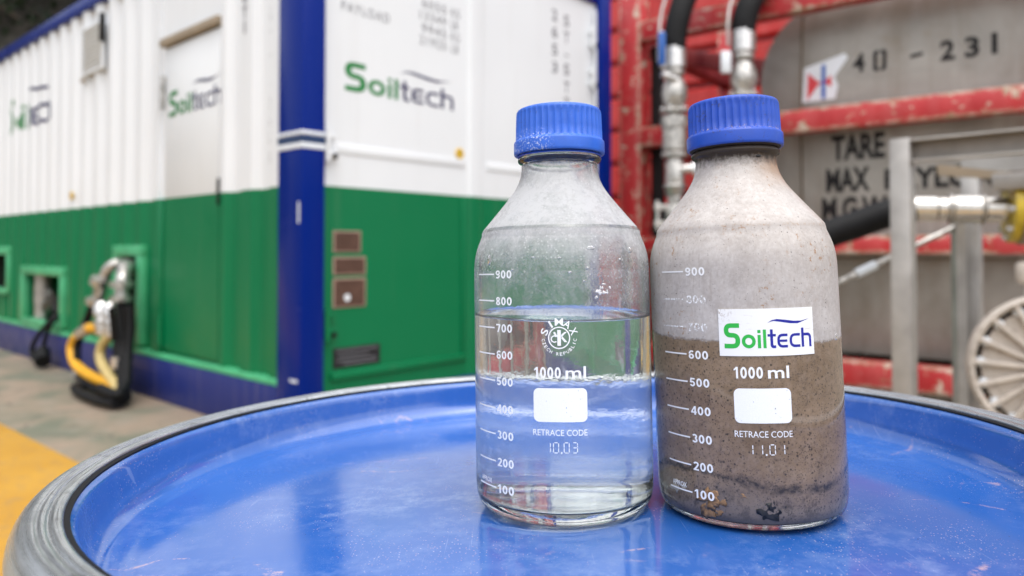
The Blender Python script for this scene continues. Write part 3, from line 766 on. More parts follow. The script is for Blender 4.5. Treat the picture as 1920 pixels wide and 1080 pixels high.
# two valve pipes with hoses, in front of the frame
def valve_pipe(x, y, zt, zb_, label, hose_pts, lever, full):
    t = thing('valve_pipe', label, 'pipe', (x, y, 0), group='valve pipes with black hoses in front of the red frame')
    def seg(nm, z0, z1, r, mm=M['castgrey'], par=t, n=16):
        return obj(nm, MB().lathe([(0,z0),(r*.94,z0),(r,z0+.006),(r,z1-.006),(r*.94,z1),(0,z1)], n), mm, par, smooth=40)
    seg('pipe', 0.0, zt-.02, .055)
    seg('ferrule', zt-.16, zt, .088, M['chrome']); seg('ferrule', zt-.215, zt-.165, .075)
    z = zt-.24
    vb2 = obj('valve_body', MB().lathe([(0,z-.22),(.07,z-.22),(.075,z-.19),(.09,z-.15),(.096,z-.11),(.09,z-.06),(.075,z-.02),(.07,z),(0,z)], 16), M['castgrey'], t, smooth=50)
    for a in range(6):
        an = a*math.pi/3
        obj('bolt', MB().tube([(.088*math.cos(an),.088*math.sin(an),z-.235),(.088*math.cos(an),.088*math.sin(an),z-.20)], .012, 6), M['chrome'], vb2)
    seg('flange', z-.245, z-.222, .105)
    if lever:
        lv = obj('lever', MB().bbox(-.125,-.10,-.115,-.09,zt-.18,zt+.09,.006), M['castgrey'], t)
        obj('grip', MB().bbox(-.137,-.088,-.124,-.081,zt-.16,zt+.085,.012), M['blueplastic'], lv, smooth=40)
        obj('pivot', MB().tube([(-.112,-.10,zt-.22),(0,-.07,zt-.25)], .025, 10), M['chrome'], lv)
    z -= .30
    seg('union', z-.22, z, .09); seg('collar', z-.06, z+.03, .102); seg('collar', z-.27, z-.235, .098)
    if full:
        seg('reducer', z-.55, z-.30, .07); seg('collar', z-.50, z-.47, .085)
        zz = z-.62
        seg('clamp', zz-.16, zz, .078)
        for zc in (zz-.02, zz-.14):
            obj('clamp_bar', MB().bbox(-.16,.10,-.05,-.02,zc-.02,zc+.02,.005), M['castgrey'], t)
        obj('clamp_bolt', MB().tube([(-.135,-.035,zz-.19),(-.135,-.035,zz+.03)], .014, 8), M['chrome'], t)
        seg('collar', zz-.26, zz-.21, .088); seg('collar', zz-.42, zz-.36, .088)
        br = obj('branch_valve', MB().tube([(.04,-.03,z-.36),(.14,-.06,z-.36)], .035, 12), M['chrome'], t, smooth=40)
        obj('branch_cap', MB().tube([(.12,-.06,z-.36),(.155,-.07,z-.36)], .055, 14), M['stripe'], br, smooth=40)
        obj('orange_lever', MB().bbox(.13,.165,-.10,-.075,z-.44,z-.22,.008), M['orange'], br)
        obj('blue_lever', MB().bbox(.155,.20,-.09,-.05,z-.70,z-.50,.012), M['blueplastic'], t, smooth=40)
    obj('hose', MB().tube([Vector(p)-Vector((x,y,0)) for p in smooth_path(hose_pts, 8)], .088, 16), M['black'], t, smooth=60)
    hp = [Vector(p)-Vector((x,y,0)) for p in hose_pts]
    cb = [(-.125,-.05,zt-.12),(-.12,-.04,zt+.05),(hp[2].x-.13,hp[2].y,hp[2].z+.02),(hp[3].x-.13,hp[3].y,hp[3].z+.05)]
    obj('safety_cable', MB().tube(smooth_path(cb, 8), .012, 8), M['steel'], t, smooth=60)
    if not lever: obj('cable_end', MB().bbox(-.175,-.105,-.07,-.03,zt-.32,zt-.16,.012), M['stripe'], t, smooth=40)
    return t
valve_pipe(1.195, 5.35, 2.48, 1.1, 'metal valve pipe with a blue lever, seen between the two bottle caps', [(1.195,5.35,2.46),(1.20,5.35,2.56),(1.235,5.36,2.72),(1.31,5.40,2.92),(1.46,5.46,3.2),(1.75,5.5,3.4)], True, True)
valve_pipe(1.655, 5.2, 2.56, 1.1, 'metal valve pipe whose lower half is hidden by the mud bottle cap', [(1.655,5.2,2.54),(1.665,5.2,2.64),(1.705,5.21,2.75),(1.80,5.25,2.92),(1.98,5.3,3.1),(2.3,5.3,3.25)], False, False)

# ------------------------------------------------------------------ stainless skid in front of the tank
SK = thing('steel_skid', 'open stainless steel frame of square posts and channel beams at the right', 'frame', (1.3326, 2.5, 0), (0,0,math.atan2(-.71407,.70007)))
obj('post', MB().bbox(-.037,.028,-.0,.065,0,1.378,.005), M['steel'], SK, smooth=35)
ch = MB(); x0, x1 = .0285, .75
ch.bbox(x0,x1,.005,.055,1.366,1.373,.002).bbox(x0,x1,.005,.055,1.295,1.302,.002)
cbm = obj('channel_beam', ch, M['steel'], SK)
obj('web', MB().box(x0,x1,.045,.051,1.3025,1.3655), paint('shaded_channel_web', (.27,.24,.21), .5, .2, 12, metal=.3), cbm)  # web darker than its flanges, shading put into the steel colour
obj('post', MB().bbox(.75,.815,0,.065,0,1.378,.005), M['steel'], SK, smooth=35)
obj('post', MB().bbox(.030,.090,.60,.665,0,1.294,.005), M['steel'], SK, smooth=35)
obj('post', MB().bbox(.75,.815,.60,.665,0,1.378,.005), M['steel'], SK, smooth=35)
b2 = MB().bbox(.0285,.75,.610,.66,1.366,1.373,.002).bbox(.0285,.75,.61,.66,1.295,1.302,.002).box(.0285,.75,.615,.621,1.302,1.366)
obj('channel_beam', b2, M['steel'], SK)
for xx in (.757,):
    obj('side_beam', MB().bbox(xx,xx+.052,.0652,.5998,1.298,1.37,.004), M['steel'], SK, smooth=35)
gp = MB(); gp.add([(.03,.30,1.31),(.42,.36,1.235),(.42,.36,1.215),(.03,.30,1.27)],[(0,1,2,3)]); gp.add([(.03,.306,1.31),(.42,.366,1.235),(.42,.366,1.215),(.03,.306,1.27)],[(3,2,1,0)])
gp.add([(.03,.30,1.31),(.03,.306,1.31),(.42,.366,1.235),(.42,.36,1.235)],[(0,1,2,3)])
obj('gusset', gp, M['brown'], SK)
obj('mid_box', MB().bbox(.20,.55,.30,.42,1.205,1.262,.005), M['steel'], SK, smooth=35)

CPL = thing('hose_coupling', 'shiny metal hose coupling with a yellow ring and thick black hose, behind the steel post', 'hose coupling', (1.45, 2.72, 0))
ax0 = Vector((1.495,2.74,1.150)); ax1 = Vector((1.835,2.60,1.137)); axd = (ax1-ax0)
def on(t): return ax0 + axd*t - Vector((1.45,2.72,0))
def axseg(nm, t0, t1, r, mm, par=CPL):
    a, b = on(t0), on(t1); return obj(nm, MB().tube([a, a.lerp(b,.04), a.lerp(b,.96), b], [r*.92, r, r, r*.92], 22), mm, par, smooth=40)
pol = paint('polished_ferrule', (.74,.71,.66), .18, .06, 30, metal=.95)
axseg('ferrule', 0,.24,.047,pol); axseg('ferrule', .245,.33,.044,pol); axseg('collar', .335,.37,.056,M['castgrey'])
axseg('ferrule', .375,.62,.052,pol); axseg('collar', .62,.645,.056,M['castgrey']); axseg('ferrule', .65,.84,.046,pol)
yr = paint('yellow_ring_paint', (.62,.45,.04), .35, .2, 30, grime=60)
axseg('yellow_ring', .845,.925,.118,yr); axseg('flange', .93,1.0,.125,paint('tan_flange_paint', (.40,.31,.24), .5, .15, 20)); axseg('valve_housing', 1.0,1.5,.085,paint('brown_valve_paint', (.16,.13,.10), .45, .2, 15))
for k in range(8):
    an = k*math.pi/4; u = axd.normalized(); v1 = u.cross(Vector((0,0,1))).normalized(); v2 = u.cross(v1)
    c0 = on(.80)+(v1*math.cos(an)+v2*math.sin(an))*.098; c1 = on(1.06)+(v1*math.cos(an)+v2*math.sin(an))*.098
    obj('bolt', MB().tube([c0,c1], .013, 6), M['chrome'], CPL)
obj('hose', MB().tube([Vector(p)-Vector((1.45,2.72,0)) for p in smooth_path([(.98,2.86,.90),(1.09,2.82,.99),(1.205,2.80,1.052),(1.30,2.78,1.086),(1.40,2.76,1.125),(1.50,2.738,1.150)],6)], .054, 16), M['black'], CPL, smooth=60)
obj('support', MB().bbox(-.03,.03,-.03,.03,0,1.05,.004,Matrix.Translation(on(1.48)-Vector((0,0,on(1.48).z)))), M['steel'], CPL)

TR = thing('tie_rod', 'thin grey rod with a pale sleeve sloping up behind the steel posts', 'rod', (1.35,2.75,0))
rp = [Vector(p)-Vector((1.35,2.75,0)) for p in ((1.10,2.80,.80),(1.747,2.86,1.09))]
obj('rod', MB().tube(rp, .011, 10), M['castgrey'], TR, smooth=60)
q0, q1 = rp[0].lerp(rp[1], .35), rp[0].lerp(rp[1], .47)
obj('sleeve', MB().tube([q0,q1], .018, 12), M['stripe'], TR, smooth=40)
obj('end_bracket', MB().bbox(-.03,.03,-.03,.03,-.8,.04,.004,Matrix.Translation(rp[0])), M['steel'], TR)
obj('end_bracket', MB().bbox(-.02,.02,-.02,.02,-1.09,.03,.004,Matrix.Translation(rp[1])), M['steel'], TR)

# cream reel at the right edge
RL = thing('cable_reel', 'cream round reel with radiating flat ribs at the right edge beside the drum', 'reel', (1.70,2.3,0))
cream = paint('cream_reel_paint', (.54,.48,.42), .5, .15, 8, grime=35, gcol=(.16,.11,.07), gthr=(.54,.7))
ctr = Vector((0,0,.622)); RX = Matrix.Translation(ctr) @ Matrix.Rotation(rad(90),4,'X') @ Matrix.Rotation(rad(-22),4,'Y')
obj('back_disc', MB().lathe([(0,-.06),(.205,-.06),(.205,-.05),(0,-.05)], 48, M=RX), paint('dark_reel_gap', (.075,.06,.05), .6, .2, 20), RL)
obj('rim', MB().lathe([(.214,-.05),(.232,-.05),(.234,.004),(.226,.012),(.214,.004)], 56, closed=True, M=RX), cream, RL, smooth=40)
obj('front_disc', MB().lathe([(0,-.012),(.192,-.018),(.195,-.03),(0,-.03)], 48, M=RX), cream, RL, smooth=40)
obj('hub', MB().lathe([(0,.03),(.05,.03),(.055,.02),(.055,-.02)], 28, M=RX), cream, RL, smooth=40)
rb = bt = None
for k in range(18):
    a = 2*math.pi*(k+.35)/18
    Rm = RX @ Matrix.Rotation(a,4,'Z') @ Matrix.Rotation(rad(10),4,'Z')
    obj('rib', MB().bbox(.05,.222,-.0062,.0062,-.028,.010,.0025,Rm), cream, RL)
    a2 = a + math.pi/18
    obj('bolt', MB().lathe([(0,.0),(.013,-.002),(.016,-.012),(.016,-.05)], 12, M=RX@Matrix.Rotation(a2,4,'Z')@Matrix.Translation((.196,0,0))), M['stripe'], RL, smooth=50)
    for dd in (-.055,.055):
        obj('tooth', MB().box(.172,.214,-.006,.006,-.045,-.02,RX@Matrix.Rotation(a2+dd,4,'Z')), M['brown'], RL)
obj('stand', MB().bbox(-.05,.05,.065,.12,0,.64,.006).bbox(-.16,.16,.03,.16,.0,.03,.004), M['steel'], RL)
obj('knob_post', MB().tube([(-.02,.09,.60),(-.02,.09,.90)], .012, 8), M['steel'], RL)
obj('knob', MB().lathe([(0,.885),(.026,.885),(.03,.895),(.03,.945),(.024,.955),(0,.955)], 16, M=Matrix.Translation((-.02,.09,0))), cream, RL, smooth=40)

# ------------------------------------------------------------------ the blue drum
DR = thing('steel_drum', 'blue steel drum with a galvanised closing ring, carrying the two bottles', 'drum', (.0620,.4351,0), (-.038,-.028,0))
def make_lid_mat():
    m = N('scratched_glossy_blue_paint')
    big = m.noise(5, 4); c = m.mix(m.rng(big, .3, .7), (0.016, 0.092, 0.36), (0.030, 0.125, 0.43))
    patch = m.rng(m.noise(9, 5, .6), .44, .66)
    dust = m.math('MULTIPLY', m.rng(m.noise(55, 8, .75), .46, .78), patch)
    c = m.mix(m.math('MULTIPLY', dust, .62), c, (.36,.45,.64))
    # fine pale flecks
    v = m.voro(620); fl = m.math('MULTIPLY', m.rng(v.outputs['Distance'], .24, .14), m.rng(m.noise(22, 5, .7), .46, .60))
    v2 = m.voro(1500); fl2 = m.math('MULTIPLY', m.rng(v2.outputs['Distance'], .22, .12), m.rng(m.noise(35, 5, .7), .50, .60))
    vc = m.node('ShaderNodeSeparateColor'); m.put(vc.inputs[0], v.outputs['Color'])
    fl = m.math('MULTIPLY', fl, m.rng(vc.outputs[0], .45, .5))
    c = m.mix(m.math('MULTIPLY', fl, .65), c, m.mix(vc.outputs[1], (.72,.70,.72), (.60,.34,.28)))
    c = m.mix(m.math('MULTIPLY', fl2, .3), c, (.60,.62,.72))
    # peach scratches: thin contour lines of a distorted noise, broken up
    n = m.noise(6.0, 2, .5, m.mapping((1,1.9,1), rot=(0,0,.5)), .25)
    line = m.rng(m.math('ABSOLUTE', m.math('SUBTRACT', n, .5)), .010, .002)
    br = m.math('MULTIPLY', m.rng(m.noise(70, 6, .8), .50, .58), m.rng(m.noise(11, 3, .5, m.mapping((1,1,1),(3.3,1.7,0))), .54, .60))
    sc = m.math('MULTIPLY', line, br)
    sc = m.math('MULTIPLY', sc, m.rng(m.sep()[2], .8535+.0035, .8535+.0015))
    c = m.mix(m.math('MULTIPLY', sc, .75), c, (.52,.36,.38))
    pp = m.math('MULTIPLY', m.rng(m.noise(210, 7, .85), .60, .70), m.rng(m.noise(13, 4, .6, m.mapping((1,1,1),(7.3,2.7,0))), .56, .70))
    c = m.mix(m.math('MULTIPLY', pp, .4), c, (.50,.36,.36))
    # hairline scratches in several directions
    for i_, (rz, lo_) in enumerate(((.35,.71),(1.25,.72),(2.3,.715))):
        hl = m.noise(1.0, 2, .5, m.mapping((1300, 22, 1), rot=(0,0,rz)))
        c = m.mix(m.math('MULTIPLY', m.math('MULTIPLY', m.rng(hl, lo_-.03, lo_), m.rng(m.noise(17+5*i_, 3), .55, .66)), .28), c, (.45,.52,.70))
    d2 = m.voro(240); dk = m.math('MULTIPLY', m.rng(d2.outputs['Distance'], .09, .05), m.rng(m.noise(16, 3), .54, .62))
    c = m.mix(m.math('MULTIPLY', dk, .8), c, (.01,.012,.04))
    r = m.math('ADD', m.rng(m.noise(30, 6, .7), .35, .75, .09, .19), m.math('MULTIPLY', dust, .25))
    h = m.math('ADD', m.math('MULTIPLY', m.noise(260, 4), .5), m.math('MULTIPLY', m.noise(28, 3), 1.0))
    return m.done(m.pbsdf(c, r, 0.0, m.bump(h, .035, .002), **{'IOR': 1.95}))
M['lid'] = make_lid_mat()
def make_galv():
    m = N('galvanised_ring')
    co = m.sep(); ang = m.math('ARCTAN2', co[0], co[1]); rr = m.math('SQRT', m.math('ADD', m.math('MULTIPLY', co[0], co[0]), m.math('MULTIPLY', co[1], co[1])))
    cv = m.node('ShaderNodeCombineXYZ'); m.put(cv.inputs[0], m.math('MULTIPLY', rr, 900.0)); m.put(cv.inputs[1], m.math('MULTIPLY', ang, 6.0)); m.put(cv.inputs[2], m.math('MULTIPLY', co[2], 900.0))
    ln = m.noise(1.0, 4, .6, cv.outputs[0]); b = m.noise(35, 6, .65)
    c = m.mix(m.rng(b, .3, .7), (.52,.545,.56), (.70,.725,.74))
    c = m.mix(m.math('MULTIPLY', m.math('MULTIPLY', m.rng(ln, .48, .64), m.rng(rr, .2905, .2865, .12, 1.0)), .75), c, (.20,.205,.205))
    c = m.mix(m.math('MULTIPLY', m.rng(m.noise(80, 7, .78), .58, .66), .7), c, (.16,.16,.16))
    nk = m.noise(1.0, 3, .6, m.mapping((60, 420, 200), rot=(0,0,.9)))
    c = m.mix(m.math('MULTIPLY', m.math('MULTIPLY', m.rng(nk, .66, .69), m.rng(m.noise(26, 3), .48, .58)), .8), c, (.07,.07,.07))
    return m.done(m.pbsdf(c, m.rng(ln, .3, .7,   .20, .36), .88, m.bump(m.math('ADD', ln, m.math('MULTIPLY', b, .6)), .12, .001)))
M['galv'] = make_galv()
Z0 = 0.8540
gz = 0.8815
K = .09   # slight crown of the drum head
lid_prof = [(0,Z0)] + [(r, Z0-K*r*r) for r in (.03,.06,.09,.12,.15,.18,.205,.225,.240)] + [(r, Z0-K*r*r+d) for r, d in ((.2465,.0002),(.2520,.0012),(.2555,.0013),(.2600,.0019),(.2645,.0044),(.2676,.0090),(.2690,.0145),(.2696,.0230),(.2701,.0305))] + [(.2733,gz-.0012),(.2755,gz-.0002),(.279,gz-.0004)]
obj('lid', MB().lathe(chaikin(lid_prof, 2), 192), M['lid'], DR, smooth=180)
obj('gasket', MB().lathe([(.2733,gz-.0024),(.2755,gz-.0028),(.2775,gz-.0008),(.2771,gz+.0006),(.2730,gz-.0001)], 160, closed=True), M['black'], DR, smooth=60)
ring = [(.2735,gz-.0010),(.2722,gz+.0002),(.2726,gz+.0014),(.2742,gz+.0020),(.2775,gz+.0021),(.2784,gz+.0014),(.2794,gz+.0013),(.2802,gz+.0020),(.2822,gz+.0027),(.2831,gz+.0020),(.2842,gz+.0020),(.2852,gz+.0027),(.2885,gz+.0024),(.2920,gz+.0008),(.2948,gz-.0022),(.2966,gz-.0062),(.2972,gz-.0105),(.2966,gz-.0148),(.2948,gz-.0180),(.2915,gz-.0196),(.287,gz-.0200),(.286,gz-.0170)]
ring = [(.2972-(.2972-r)*.868, z) for r, z in ring]
obj('closing_ring', MB().lathe(chaikin(ring, 1), 192), M['galv'], DR, smooth=180)
body = [(.2815,gz-.004),(.2815,gz-.03),(.280,gz-.05),(.280,.60),(.287,.59),(.287,.575),(.280,.565),(.280,.32),(.287,.31),(.287,.295),(.280,.285),(.280,.045),(.286,.035),(.286,.0135),(.273,.0135),(.273,.035),(0,.035)]
obj('drum_body', MB().lathe(body, 96), paint('blue_drum_paint', (.015,.06,.38), .3, .1, 6, grime=20, gcol=(.3,.2,.15), gthr=(.64,.74)), DR, smooth=35)
# lever lock of the closing ring (on the side facing away)
obj('ring_lever', MB().bbox(-.06,.06,.2945,.304,gz-.016,gz-.004,.003), M['galv'], DR)

# ------------------------------------------------------------------ bottles
mm_ = 0.001
OUT = [(0,2.2),(26,1.9),(36,0.8),(41,0.0),(45.0,0.3),(47.6,2.2),(49.4,5.6),(50.3,10),(50.6,16),(50.6,60),(50.6,100),(50.6,132),(50.3,137.5),(49.5,142),(48.2,146.4),(46.8,149.8),(46.1,151.4),(45.9,152.6),(46.0,153.6),(45.6,154.8),(44.8,156.0),(40,161.6),(30.4,173.2),(26.4,178.6),(23.9,183.4),(22.7,187.4),(22.2,191),(22.1,193.6),(22.6,194.5),(24.0,195.2),(24.6,196.6),(24.0,198.0),(22.5,198.8),(22.1,200.5),(22.1,222.5),(21.4,223.6)]
INN = [(20.0,223.8),(19.2,222.5),(19.2,194),(19.6,190),(20.6,186),(23.2,180.4),(27.6,173.6),(38,161.0),(43.0,154.6),(45.6,149.2),(47.0,144),(48.0,138),(48.3,132),(48.3,100),(48.3,60),(48.3,16),(47.8,11),(46.2,8.2),(43,7.0),(34,6.6),(20,7.2),(0,7.6)]
def mmp(p): return [(r*mm_, z*mm_) for r, z in p]
OUTp, INNp = chaikin(OUT, 2), chaikin(INN, 2)
def r_in(z):
    for (r0,z0),(r1,z1) in zip(INNp, INNp[1:]):
        if z1 <= z <= z0: return r0+(r1-r0)*(0 if z0==z1 else (z0-z)/(z0-z1))
    return 19.2
def r_out(z):
    best = None
    for (r0,z0),(r1,z1) in zip(OUTp, OUTp[1:]):
        if z0 <= z <= z1 and r0 > 20: return r0+(r1-r0)*(0 if z0==z1 else (z-z0)/(z1-z0))
    return 50.6
def make_glass(name, col=(.985,.995,.99), ior=1.47, wavy=0.0):
    m = N(name); g = m.node('ShaderNodeBsdfGlass'); m.put(g.inputs['Color'], col); g.inputs['IOR'].default_value = ior; g.inputs['Roughness'].default_value = 0.0
    if wavy: m.put(g.inputs['Normal'], m.bump(m.math('ADD', m.noise(70, 4, .6), m.math('MULTIPLY', m.noise(420, 3), .12)), wavy, .002))
    return m.done(g.outputs[0])
M['glass'] = make_glass('clear_bottle_glass', wavy=.05)
M['water'] = make_glass('clear_water', (.992,.996,.998), 1.333)
def make_cap(name, col, white, dark, tan):
    m = N(name); o = m.sep()
    c = m.mix(m.rng(m.noise(120, 5), .3, .7), tuple(x*.92 for x in col), tuple(x*1.08 for x in col))
    # pale crumbs sitting low in the grooves on one side, dark grime specks
    if white:
        w = m.math('MULTIPLY', m.rng(m.noise(900, 5, .75), .56, .62), m.math('MULTIPLY', m.rng(o[2], .2135, .2085), m.rng(o[0], -.004, -.014)))
        c = m.mix(w, c, (.80,.82,.88))
        w2 = m.math('MULTIPLY', m.rng(m.noise(1500, 4, .8), .66, .70), m.rng(m.noise(120, 4), .5, .6)); c = m.mix(m.math('MULTIPLY', w2, .6), c, (.7,.75,.9))
    k = m.math('MULTIPLY', m.rng(m.noise(700, 6, .75), dark, dark+.05), m.rng(m.noise(90, 4, .6), .48, .60))
    c = m.mix(m.math('MULTIPLY', k, .85), c, (.035,.025,.02))
    if tan:
        t = m.math('MULTIPLY', m.rng(m.noise(800, 5, .75), .57, .64), m.rng(m.math('ABSOLUTE', m.math('SUBTRACT', o[2], .2085)), .0016, .0004))
        c = m.mix(t, c, (.45,.32,.2))
    return m.done(m.pbsdf(c, m.rng(m.noise(200, 5), .3, .7, .33, .5), 0, m.bump(m.noise(900, 3), .08, .0004), **{'Subsurface Weight': .12, 'Subsurface Radius': (.002,.003,.006), 'Subsurface Scale': .4}))

def cap_mesh(ribs=42):
    """screw cap: ribbed skirt above a plain flange"""
    n = ribs*8; mb = MB()
    zs = [(25.2,199.6,0),(26.0,199.4,0),(26.5,199.9,0),(26.6,201,0),(26.6,206.2,0),(26.45,207.0,0),(25.7,207.6,0),(25.55,208.1,.45),(25.5,208.6,1),(25.4,214,1),(25.2,220,1),(25.1,222.6,1),(25.0,223.8,.55),(24.75,224.9,.12),(24.1,225.8,0),(22.6,226.4,0),(12,226.6,0),(0,226.6,0)]
    prof = []
    for i in range(n):
        a = 2*math.pi*i/n; ph = (i % 8)/8.0
        f = math.sin(math.pi*ph)**0.8 if ph else 0.0
        for r, z, w in zs:
            rr = r - .85*w*f
            mb.v.append((rr*mm_*math.sin(a), -rr*mm_*math.cos(a), z*mm_))
    m_ = len(zs)
    for i in range(n):
        j = (i+1) % n
        for k in range(m_-1): mb.f.append((i*m_+k, j*m_+k, j*m_+k+1, i*m_+k+1))
    # underside up to the thread
    base = len(mb.v)
    for i in range(n):
        a = 2*math.pi*i/n
        mb.v.append((22.6*mm_*math.sin(a), -22.6*mm_*math.cos(a), .2002)); mb.v.append((22.6*mm_*math.sin(a), -22.6*mm_*math.cos(a), .2150))
    for i in range(n):
        j = (i+1) % n
        mb.f.append((base+2*i, base+2*j, j*m_, i*m_)); mb.f.append((base+2*i+1, base+2*j+1, base+2*j, base+2*i))
    return mb

def cyl(r):
    return lambda x, y: (r*math.sin(x/r), -r*math.cos(x/r), y)
def seven_seg(chars, x0, y0, y1, w, gap):
    """dashed seven-segment digits as small quads"""
    SEG = {'0':'abcdef','1':'bc','3':'abgcd'}; qs = []; x = x0; t = .00042; h = y1-y0
    for ch in chars:
        if ch == '.':
            qs.append([(x-gap*.3,y0-.0004),(x-gap*.3+.0008,y0-.0004),(x-gap*.3+.0008,y0+.0004),(x-gap*.3,y0+.0004)]); x += gap*.75; continue
        for s_ in SEG[ch]:
            if s_ in 'agd':
                yy = {'a':y1,'g':(y0+y1)/2,'d':y0}[s_]; qs.append([(x+w*.18,yy-t/2),(x+w*.82,yy-t/2),(x+w*.82,yy+t/2),(x+w*.18,yy+t/2)])
            else:
                xx = x+(w if s_ in 'bc' else 0); a, b = ((y0+h*.55, y1-h*.06) if s_ in 'bf' else (y0+h*.06, y0+h*.45))
                qs.append([(xx-t/2,a),(xx+t/2,a),(xx+t/2,b),(xx-t/2,b)])
        x += w+gap
    return qs
def rounded_rect(x0,x1,y0,y1,r,k=6):
    return [(x,y) for x,y in rrect(x0,x1,y0,y1,(r,r,r,r),k)]

def fill_bm(poly):
    bm = bmesh.new(); bm.faces.new([bm.verts.new((x,y,0)) for x,y in poly]); return bm

def digit_bm(txt, w=.60, gap=.13, t=.185):
    """bold grotesque digits built from strokes, 1 unit high"""
    h = t/2; q = []; x = 0.0
    for ch in txt:
        e = lambda cx, cy, rx, ry, a0, a1, n=16: [(x+px, py) for px, py in arc(cx, cy, rx, ry, a0, a1, n)]
        m = w/2
        if ch == '0': q += stroke(e(m,.5,m-h,.5-h,0,348,30), t, True)
        elif ch == '1':
            q += [[(x+.25,0),(x+.25+t,0),(x+.25+t,1),(x+.25,1)], [(x+.05,.80),(x+.05,.66),(x+.249,.77),(x+.249,.98)]]; x += .52+gap; continue
        elif ch == '2': q += stroke(e(m,.70,m-h,.30-h,165,-20,12) + [(x+w*.62,.42),(x+h+.03,h)], t) + [[(x+.0,0),(x+w,0),(x+w,t*.9),(x+.0,t*.9)]]
        elif ch == '3': q += stroke(e(m,.73,m-h-.02,.27-h,160,-85,12), t) + stroke(e(m,.29,m-h,.29-h,85,-160,14), t)
        elif ch == '4': q += [[(x+.36,0),(x+.36+t,0),(x+.36+t,1),(x+.36,1)], [(x,.20),(x+.359,.20),(x+.359,.37),(x,.37)], [(x+.37+t-.01,.20),(x+w+.02,.20),(x+w+.02,.37),(x+.37+t-.01,.37)]] + [[(x,.371),(x+.19,.371),(x+.359,.74),(x+.359,1.0)]]
        elif ch == '5': q += [[(x+.08,.90),(x+.10,1),(x+w-.03,1),(x+w-.03,1-t),(x+.20,1-t)]] + [[(x+.02,.45),(x+.19,.47),(x+.235,.815),(x+.08,.90)]] + stroke(e(m,.33,m-h,.33-h,140,-160,18), t)
        elif ch == '6': q += stroke(e(m,.31,m-h,.31-h,0,348,26), t, True) + stroke(e(m+.04,.58,m-h+.04,.42-h,48,178,10), t)
        elif ch == '7': q += [[(x,1),(x+w,1),(x+w,1-t),(x,1-t)], [(x+w-t-.03,1-t-.001),(x+w,1-t-.001),(x+.33,0),(x+.13,0)]]
        elif ch == '8': q += stroke(e(m,.74,m-h-.03,.26-h,0,348,24), t, True) + stroke(e(m,.27,m-h,.27-h,0,348,24), t, True)
        elif ch == '9': q += stroke(e(m,.69,m-h,.31-h,0,348,26), t, True) + stroke(e(m-.04,.42,m-h+.04,.42-h,-132,-2,10), t)
        x += w+gap
    return poly_bm(q)

def print_marks(B, dx, ticks, worn=()):
    f = cyl(.05078); P = M['print']
    for i, z in enumerate(ticks):
        num = 900-100*i
        mt = M['wornprint'] if num in worn else P
        a, b = -.0602+dx, -.0434+dx
        put_bm(fill_bm([(a,z-.00038),(b,z-.00038),(b,z+.00038),(a,z+.00038)]), 'graduation_line', f, mt, B, .0015)
        put_bm(fit(digit_bm(str(num)), -.0420+dx,-.0308+dx,z-.0023,z+.0021), 'volume_number', f, mt, B, .0015)
    letter('APPROX', (-.0578+dx,-.0470+dx,ticks[-1]+.0016,ticks[-1]+.0041), 'print', f, mt if False else P, B, .015, .0015)
    put_bm(fit(digit_bm('1000'), -.0182+dx,-.0043+dx,.0767,.0825), 'capacity_print', f, P, B, .0015)
    letter('ml', (-.0019+dx,.0087+dx,.0767,.0828), 'capacity_print', f, P, B, .012, .0015)
    put_bm(fill_bm(rounded_rect(-.0187+dx,  .0091+dx,.0547,.0718,.0028)), 'writing_field', f, P, B, .0015)
    letter('RETRACE CODE', (-.0191+dx,.0089+dx,.0478,.0509), 'print', f, P, B, .0, .0015)

